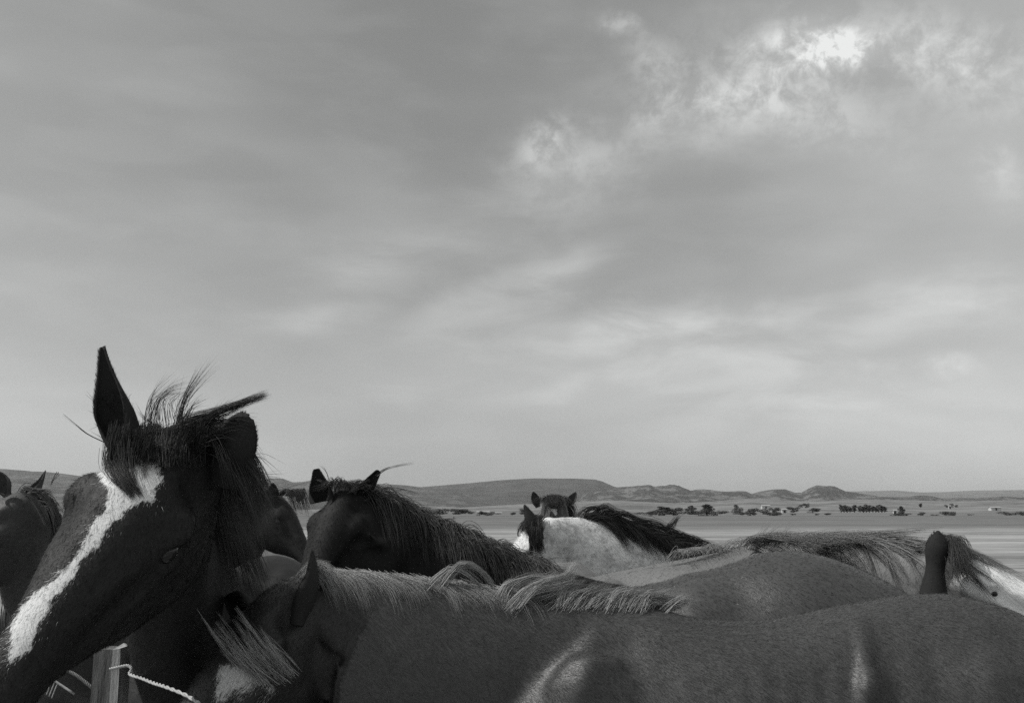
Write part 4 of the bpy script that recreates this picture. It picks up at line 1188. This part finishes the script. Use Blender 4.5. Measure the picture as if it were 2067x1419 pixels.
# ================= horse G: pale roan with black mane and face
pG = pix(1098, 1050, 5.55)
hG = Horse('pale grey horse with dark ear, white nose and black mane, turned away in the middle',
    W=(pix(1420, 1112, 5.8)[0], 5.85), fwd=(-1, -.1), S=.985, top=[(1340, 1108), (1420, 1112), (1500, 1120), (1600, 1128), (1700, 1126), (1800, 1120)],
    neck=neckpts((pix(1420, 1112, 5.85), .28, .14), (pix(1350, 1092, 5.8), .27, .125), (pix(1290, 1068, 5.75), .26, .115), (pix(1230, 1052, 5.7), .22, .105), (pix(1170, 1044, 5.64), .18, .095), (pix(1130, 1043, 5.58), .14, .085), (pG + V3(.02, 0, 0), .11, .08)),
    poll=pG, d=(-.66, -.14, -.74), nrm=(-.70, -.30, .62), HL=1.0, mat=C_roan, voxel=.013)
hG.finish(); hG.eyes()
hG.ear(pix(1087, 1092, 5.42), pix(1058, 1018, 5.42), .105, (-.6, .4, .3), mat=C_ear, prof=[(0, .75), (.2, .95), (.45, 1.0), (.6, .85), (.75, .6), (.88, .33), (.96, .13), (1, .04)])
hG.ear(pix(1110, 1066, 5.66), pix(1112, 1030, 5.74), .075, (-.9, -.2, .3), mat=C_ear)
H = Hair(); sg = CAMSIDE(hG)
r, u_, s_, a_ = fill_crest(hG, .02, .62, 16)
flow_hair(H, r, u_, s_ * sg, a_, 250, 16, lambda t: .30 + .04 * (1 - t), lambda t: (.75, .5, -.7), (1.1, 0, 0), 1.7, .0014, hG.bvh, spread=.014, jit=.14, lean=.008)
r, u_, s_, a_ = fill_crest(hG, .52, .66, 6)
flow_hair(H, r, u_, s_ * sg, a_, 50, 16, lambda t: .16, lambda t: (1.0, .3, -.9), (1.3, 0, .2), 1.2, .0013, hG.bvh, spread=.010, jit=.2, curl=.5)
for pts in ([(1170, 1040), (1185, 1024), (1205, 1022), (1225, 1035)], [(1205, 1030), (1225, 1022), (1250, 1034), (1290, 1048)], [(1230, 1040), (1260, 1034), (1300, 1050), (1330, 1060)],
            [(1280, 1050), (1320, 1056), (1370, 1074), (1410, 1090)], [(1340, 1075), (1352, 1060), (1363, 1048), (1372, 1040)], [(1330, 1070), (1380, 1080), (1430, 1098), (1460, 1112)], [(1360, 1082), (1400, 1088), (1445, 1102), (1485, 1112)]):
    for q in range(3):
        lock(H, [pix(x + rng.normal() * 4, y + rng.normal() * 2 + q * 3, 5.65) for x, y in pts], 16, .0014, .012, .012, .5)
H.build('mane', M_black_mane, hG.root)
H = Hair()
for k in range(40):
    x0 = rng.uniform(1072, 1094); y0 = 1062 + rng.normal() * 5
    lock(H, [pix(x0, y0, 5.40), pix(x0 - 2, y0 + 22, 5.36), pix(x0 + 2 + rng.normal() * 3, y0 + 48 + rng.normal() * 6, 5.37)], 12, .0014, .008, .008, .3)
for k in range(40):
    x0 = 1085 + rng.normal() * 8
    lock(H, [pix(x0, 1040 + rng.uniform(0, 12), 5.5), pix(x0 - 18, 1058 + rng.normal() * 4, 5.40), pix(x0 - 20 + rng.normal() * 6, 1078 + rng.normal() * 7, 5.36)], 8, .0014, .008, .010, .4)
lock(H, [pix(1062, 1050, 5.42), pix(1048, 1068, 5.4), pix(1046, 1082, 5.4), pix(1052, 1080, 5.4)], 10, .0013, .005, .004, .3)
H.build('forelock', M_black_mane, hG.root)
hG.fur(55000, .013, .0018)
hG.tail(M_black_mane, 16)

# ================= horse I: dark head with star looking at the camera
pI = pix(1119, 1010, 6.75)
hI = Horse('dark horse with a small white star looking over the pale horse',
    W=(.37, 7.85), fwd=(-.08, -1), S=1.0, top=None,
    neck=neckpts((V3(.37, 7.9, 1.44), .28, .13), (V3(.38, 7.6, 1.52), .25, .115), (V3(.36, 7.3, 1.61), .2, .1), (V3(.33, 7.02, 1.70), .15, .085), (pI + V3(.0, .03, -.03), .10, .08)),
    poll=pI, d=(-.02, -.42, -.85), nrm=(-.05, -.85, .45), HL=1.08, mat=C_star, voxel=.014)
hI.finish(); hI.eyes()
hI.ear(pix(1086, 1024, 6.7), pix(1076, 992, 6.7), .065, (.25, -1, .1), mat=C_ear2)
hI.ear(pix(1146, 1022, 6.7), pix(1163, 993, 6.7), .06, (-.25, -1, .1), mat=C_ear2)
H = Hair()
for k in range(60):
    x0 = 1118 + rng.normal() * 14
    lock(H, [pix(x0, 1010, 6.72), pix(x0 + rng.normal() * 4, 1001 + abs(x0 - 1118) * .15, 6.66), pix(x0 + (x0 - 1118) * .5, 1020, 6.60)], 9, .0016, .010, .012, .4)
r, u_, s_, a_ = fill_crest(hI, .2, .98)
flow_hair(H, r, u_, s_ * (1 if s_[5][0] > 0 else -1), a_, 90, 12, lambda t: .26, lambda t: (.9, .6, 0), (.4, 0, 0), 2.4, .0016, hI.bvh, spread=.012)
H.build('mane', M_black_mane, hI.root)
hI.fur(9000, .014, .002, region=lambda s, c: c[:, 1] < 7.3)
hI.tail(M_black_mane, 12)

# ================= horse J: light dun facing right with long windblown mane
pJ = pix(1895, 1112, 3.71)
WJ = pix(1500, 1098, 4.33)
hJ = Horse('light dun horse facing right with long streaked mane, dark upright ear and white face',
    W=(WJ[0], WJ[1]), fwd=(.93, -.36), S=1.05, top=[(1540, 1092), (1500, 1100), (1440, 1116), (1380, 1127), (1330, 1136), (1250, 1152), (1200, 1164), (1150, 1176), (1100, 1192), (1040, 1220), (980, 1260)],
    neck=neckpts((pix(1480, 1106, 4.35), .28, .15), (pix(1540, 1098, 4.27), .28, .13), (pix(1620, 1094, 4.15), .25, .115), (pix(1700, 1092, 4.03), .22, .105), (pix(1780, 1094, 3.90), .18, .095), (pix(1845, 1100, 3.79), .14, .085), (pJ + V3(-.02, .01, -.01), .11, .08)),
    poll=pJ, d=(.84, -.26, -.47), nrm=(.42, -.30, .85), HL=1.06, mat=C_dun, voxel=.011)
hJ.finish(); hJ.eyes(.014)
hJ.ear(pix(1884, 1202, 3.57), pix(1894, 1071, 3.59), .083, (.15, .95, .1), mat=C_ear,
       prof=[(0, 1.2), (.15, 1.05), (.3, .85), (.42, .78), (.55, .9), (.7, 1.02), (.82, .85), (.92, .5), (1, .12)])
hJ.ear(pix(1925, 1150, 3.81), pix(1942, 1112, 3.87), .07, (.8, 0, .3), mat=C_ear2)
H = Hair(); sg = CAMSIDE(hJ)
r, u_, s_, a_ = fill_crest(hJ, .10, .86, 20)
flow_hair(H, r, u_, s_ * sg, a_, 480, 20, lambda t: .33 + .10 * t, lambda t: (.45, .7, 1.1), (1.5, 0, 0), 1.5, .0011, hJ.bvh, spread=.009, jit=.07, lean=.008)
for k in range(60):
    x0 = rng.uniform(1490, 1755); y0 = 1090
    lock(H, [pix(x0, y0 + 6, 4.03), pix(x0 + 25, y0 - 6 + rng.normal() * 3, 3.99), pix(x0 + 75, y0 - 6 + rng.normal() * 6, 3.93), pix(x0 + 125, y0 + rng.normal() * 8, 3.85)], 10, .0009, .010, .012, .5)
for k in range(12):
    x0 = rng.uniform(1475, 1560)
    lock(H, [pix(x0, 1108, 4.23), pix(x0 + 8, 1092, 4.23), pix(x0 + 30, 1078 + rng.normal() * 4, 4.18), pix(x0 + 45, 1066 + rng.normal() * 8, 4.13)], 6, .0009, .008, .012, .8)
for k in range(16):
    x0 = 1345 + k * 10
    lock(H, [pix(x0, 1132 - k * 1.9, 4.35), pix(x0 + 10, 1118 - k * 1.7, 4.33), pix(x0 + 26, 1112 - k * 1.6 + rng.normal() * 2, 4.30), pix(x0 + 36, 1122 - k * 1.3, 4.25)], 12, .0010, .010, .010, .9)
H.build('mane', M_streak, hJ.root)
H = Hair()
for k in range(60):
    x0 = 1900 + rng.normal() * 8
    e = rng.uniform(0, 1)
    lock(H, [pix(x0, 1092 + rng.normal() * 5, 3.65), pix(x0 + 20 + e * 6, 1086 + e * 14, 3.61), pix(x0 + 32 + e * 6, 1120 + rng.normal() * 8, 3.55), pix(x0 + 44 + rng.normal() * 6, 1162 + rng.normal() * 12, 3.49)], 12, .0009, .008, .012, .35)
H.build('forelock', M_brown_mane, hJ.root)
hJ.fur(80000, .012, .0013)
hJ.tail(M_mixed, 16)

# ================= horse K: dark bay rump in front of the dun
DK = 3.32
hK = Horse('dark bay horse grazing with only its rounded rump above the near chestnut back',
    W=(pix(1155, 1190, DK)[0], DK), fwd=(-1, .03), S=1.0, top=[(1050, 1200), (1100, 1194), (1180, 1190), (1250, 1188), (1320, 1178), (1400, 1157), (1460, 1138), (1520, 1121), (1560, 1113), (1600, 1111), (1650, 1118), (1700, 1133), (1760, 1160), (1800, 1180), (1840, 1204), (1880, 1240), (1950, 1300)],
    neck=neckpts((V3(pix(1170, 1190, DK)[0], DK, 1.41), .29, .14), (V3(-.02, DK, 1.33), .28, .12), (V3(-.25, DK, 1.18), .22, .10), (V3(-.45, 3.3, 1.0), .17, .09), (V3(-.62, 3.28, .80), .11, .08)),
    poll=V3(-.63, 3.28, .79), d=(-.35, -.05, -.93), nrm=(-.9, -.1, .35), HL=1.0, mat=C_dark2, voxel=.012,
    bumps=[(-.38, 1.38, .055, .12, .1, .008), (-.52, 1.38, .065, .13, .05, -.011), (-.72, 1.38, .10, .10, 0, .014)])
hK.finish(); hK.eyes()
hK.ear(hK.Hq(.01, .0, .07), hK.Hq(-.16, .03, .09), .08, hK.hn); hK.ear(hK.Hq(.01, .0, -.07), hK.Hq(-.16, .03, -.09), .08, hK.hn)
H = Hair(); sg = CAMSIDE(hK)
r, u_, s_, a_ = fill_crest(hK, .1, .95)
flow_hair(H, r, u_, s_ * sg, a_, 90, 12, lambda t: .25, lambda t: (.8, .5, 0), (0, 0, 0), 3.0, .0013, hK.bvh)
H.build('mane', M_black_mane, hK.root)
hK.fur(90000, .012, .0012)
hK.tail(M_black_mane, 20)

# ================= fence post and ropes under the blazed head
M_wood = plain_material('weathered_wood', .12, .85, 34.0, .9, stretch=(1, 1, .12), bump=.8, bdist=.006)
M_woodl = plain_material('pale_wood', .36, .85, 16.0, .35, stretch=(1, 1, .12), bump=.8, bdist=.006)
M_rope = plain_material('pale_rope', .42, .9, 60.0, .5)
M_rope2 = plain_material('dull_rope', .22, .9, 60.0, .4)
PD = 2.6
tp = pix(229, 1307, PD)
post = bpy.data.objects.new('fence_post', None); COL.objects.link(post); post.location = (tp[0], PD, 0)
setp(post, 'square weathered wooden post below the blazed head', 'post')
def slab(name, x0, x1, y0, y1, h, mat, seed):
    n = 14; V = []
    for k in range(n + 1):
        z = -.1 + (h + .1) * k / n
        for (a, b) in ((x0, y0), (x1, y0), (x1, y1), (x0, y1)):
            V.append((a + .002 * mnoise.noise(Vector((a * 9 + seed, z * 6, b))), b + .002 * mnoise.noise(Vector((b * 9, z * 6 + 5, a + seed))), z + (.006 * mnoise.noise(Vector((a * 30, b * 30, seed))) if k == n else 0)))
    Fc = [(k * 4 + j, k * 4 + (j + 1) % 4, k * 4 + 4 + (j + 1) % 4, k * 4 + 4 + j) for k in range(n) for j in range(4)] + [(n * 4, n * 4 + 1, n * 4 + 2, n * 4 + 3), (3, 2, 1, 0)]
    return mesh_obj(name, V, Fc, mat, post, smooth=False)
slab('post_face', -.034, .011, -.035, .035, tp[2], M_wood, 1)
slab('pale_edge', .013, .034, -.039, .031, tp[2] + .004, M_woodl, 4)  # strip in a paler wood colour along the post's right side
slab('back_board', -.046, -.036, -.01, .05, tp[2] + .01, M_wood, 8)

def rope(name, label, pts, r, mat, strands=2, turns=10, cat='rope', n=90):
    P = catmull(np.array(pts), n); T = norm(np.gradient(P, axis=0))
    A = norm(np.cross(T, [0.1, .9, .3])); B = np.cross(T, A)
    G = Geo()
    for q in range(strands):
        ph = np.linspace(0, turns * 2 * math.pi, n) + q * 2 * math.pi / strands
        C = P + (A * np.cos(ph)[:, None] + B * np.sin(ph)[:, None]) * r * .55
        G.tube(C, np.full(n, r * .62), seg=7)
    o = mesh_obj(name, np.vstack(G.V), G.F, mat)
    setp(o, label, cat)
    return o
rp = PD - .05
def q(x, y, D=rp): return pix(x, y, D)
rope('rope', 'pale twisted rope looped round the wooden post and hanging to the right', [q(222, 1350), q(240, 1346), q(258, 1343), q(266, 1350, rp - .01), q(262, 1360, rp - .01), q(285, 1368, rp - .10), q(310, 1378, rp - .20), q(335, 1386, rp - .28), q(380, 1405, rp - .40), q(430, 1440, rp - .5)], .0038, M_rope, turns=17, n=140)
rope('rope', 'thin frayed cord running down left of the wooden post', [q(95, 1336, 2.62), q(125, 1349, 2.62), q(150, 1360, 2.62), q(172, 1376, 2.62), q(200, 1400, 2.62), q(230, 1430, 2.62)], .0042, M_rope2, turns=20)
rope('rope', 'short pale rope end beneath the dark jaw left of the post', [q(140, 1302, 2.62), q(152, 1309, 2.62), q(164, 1314, 2.62), q(176, 1315, 2.62)], .0042, M_rope2, turns=5, n=40)
comb = bpy.data.objects.new('fringed_cord', None); COL.objects.link(comb); comb.location = q(90, 1360, 2.58)
setp(comb, 'short cord with a row of hanging pale threads at the lower left corner', 'cord')
def part_tube(name, pts, r, mat, parent):
    G = Geo(); G.tube(catmull(np.array(pts), 14) - np.array(parent.location)[None], np.full(14, r), seg=6)
    return mesh_obj(name, np.vstack(G.V), G.F, mat, parent)
part_tube('cord', [q(84, 1356, 2.58), q(95, 1363, 2.58), q(106, 1371, 2.58), q(120, 1380, 2.58), q(150, 1400, 2.58)], .003, M_rope, comb)
for k in range(7):
    x = 85 + k * 5.2; y = 1357 + k * 3.6
    part_tube('thread', [q(x, y, 2.58), q(x - 5, y + 12, 2.58), q(x - 12, y + 30, 2.58)], .0016, M_rope, comb)

# ================= air: thin haze round everything
hz, ghz, bb = new_mat('thin_haze')
hz.node_tree.nodes.remove(bb)
vp = ghz.n('ShaderNodeVolumePrincipled')
vp.inputs['Color'].default_value = (.95, .96, .96, 1)
vp.inputs['Density'].default_value = 0.00006
vp.inputs['Anisotropy'].default_value = 0.2
hz.node_tree.links.new(vp.outputs[0], [n for n in hz.node_tree.nodes if n.type == 'OUTPUT_MATERIAL'][0].inputs['Volume'])
X0, X1, Y0, Y1, Z0, Z1 = -15000, 15000, -3200, 17000, -6, 260
o = mesh_obj('haze', [(X0, Y0, Z0), (X1, Y0, Z0), (X1, Y1, Z0), (X0, Y1, Z0), (X0, Y0, Z1), (X1, Y0, Z1), (X1, Y1, Z1), (X0, Y1, Z1)],
             [(0, 3, 2, 1), (4, 5, 6, 7), (0, 1, 5, 4), (1, 2, 6, 5), (2, 3, 7, 6), (3, 0, 4, 7)], hz, smooth=False)
setp(o, 'thin pale haze filling the valley air', kind='stuff')
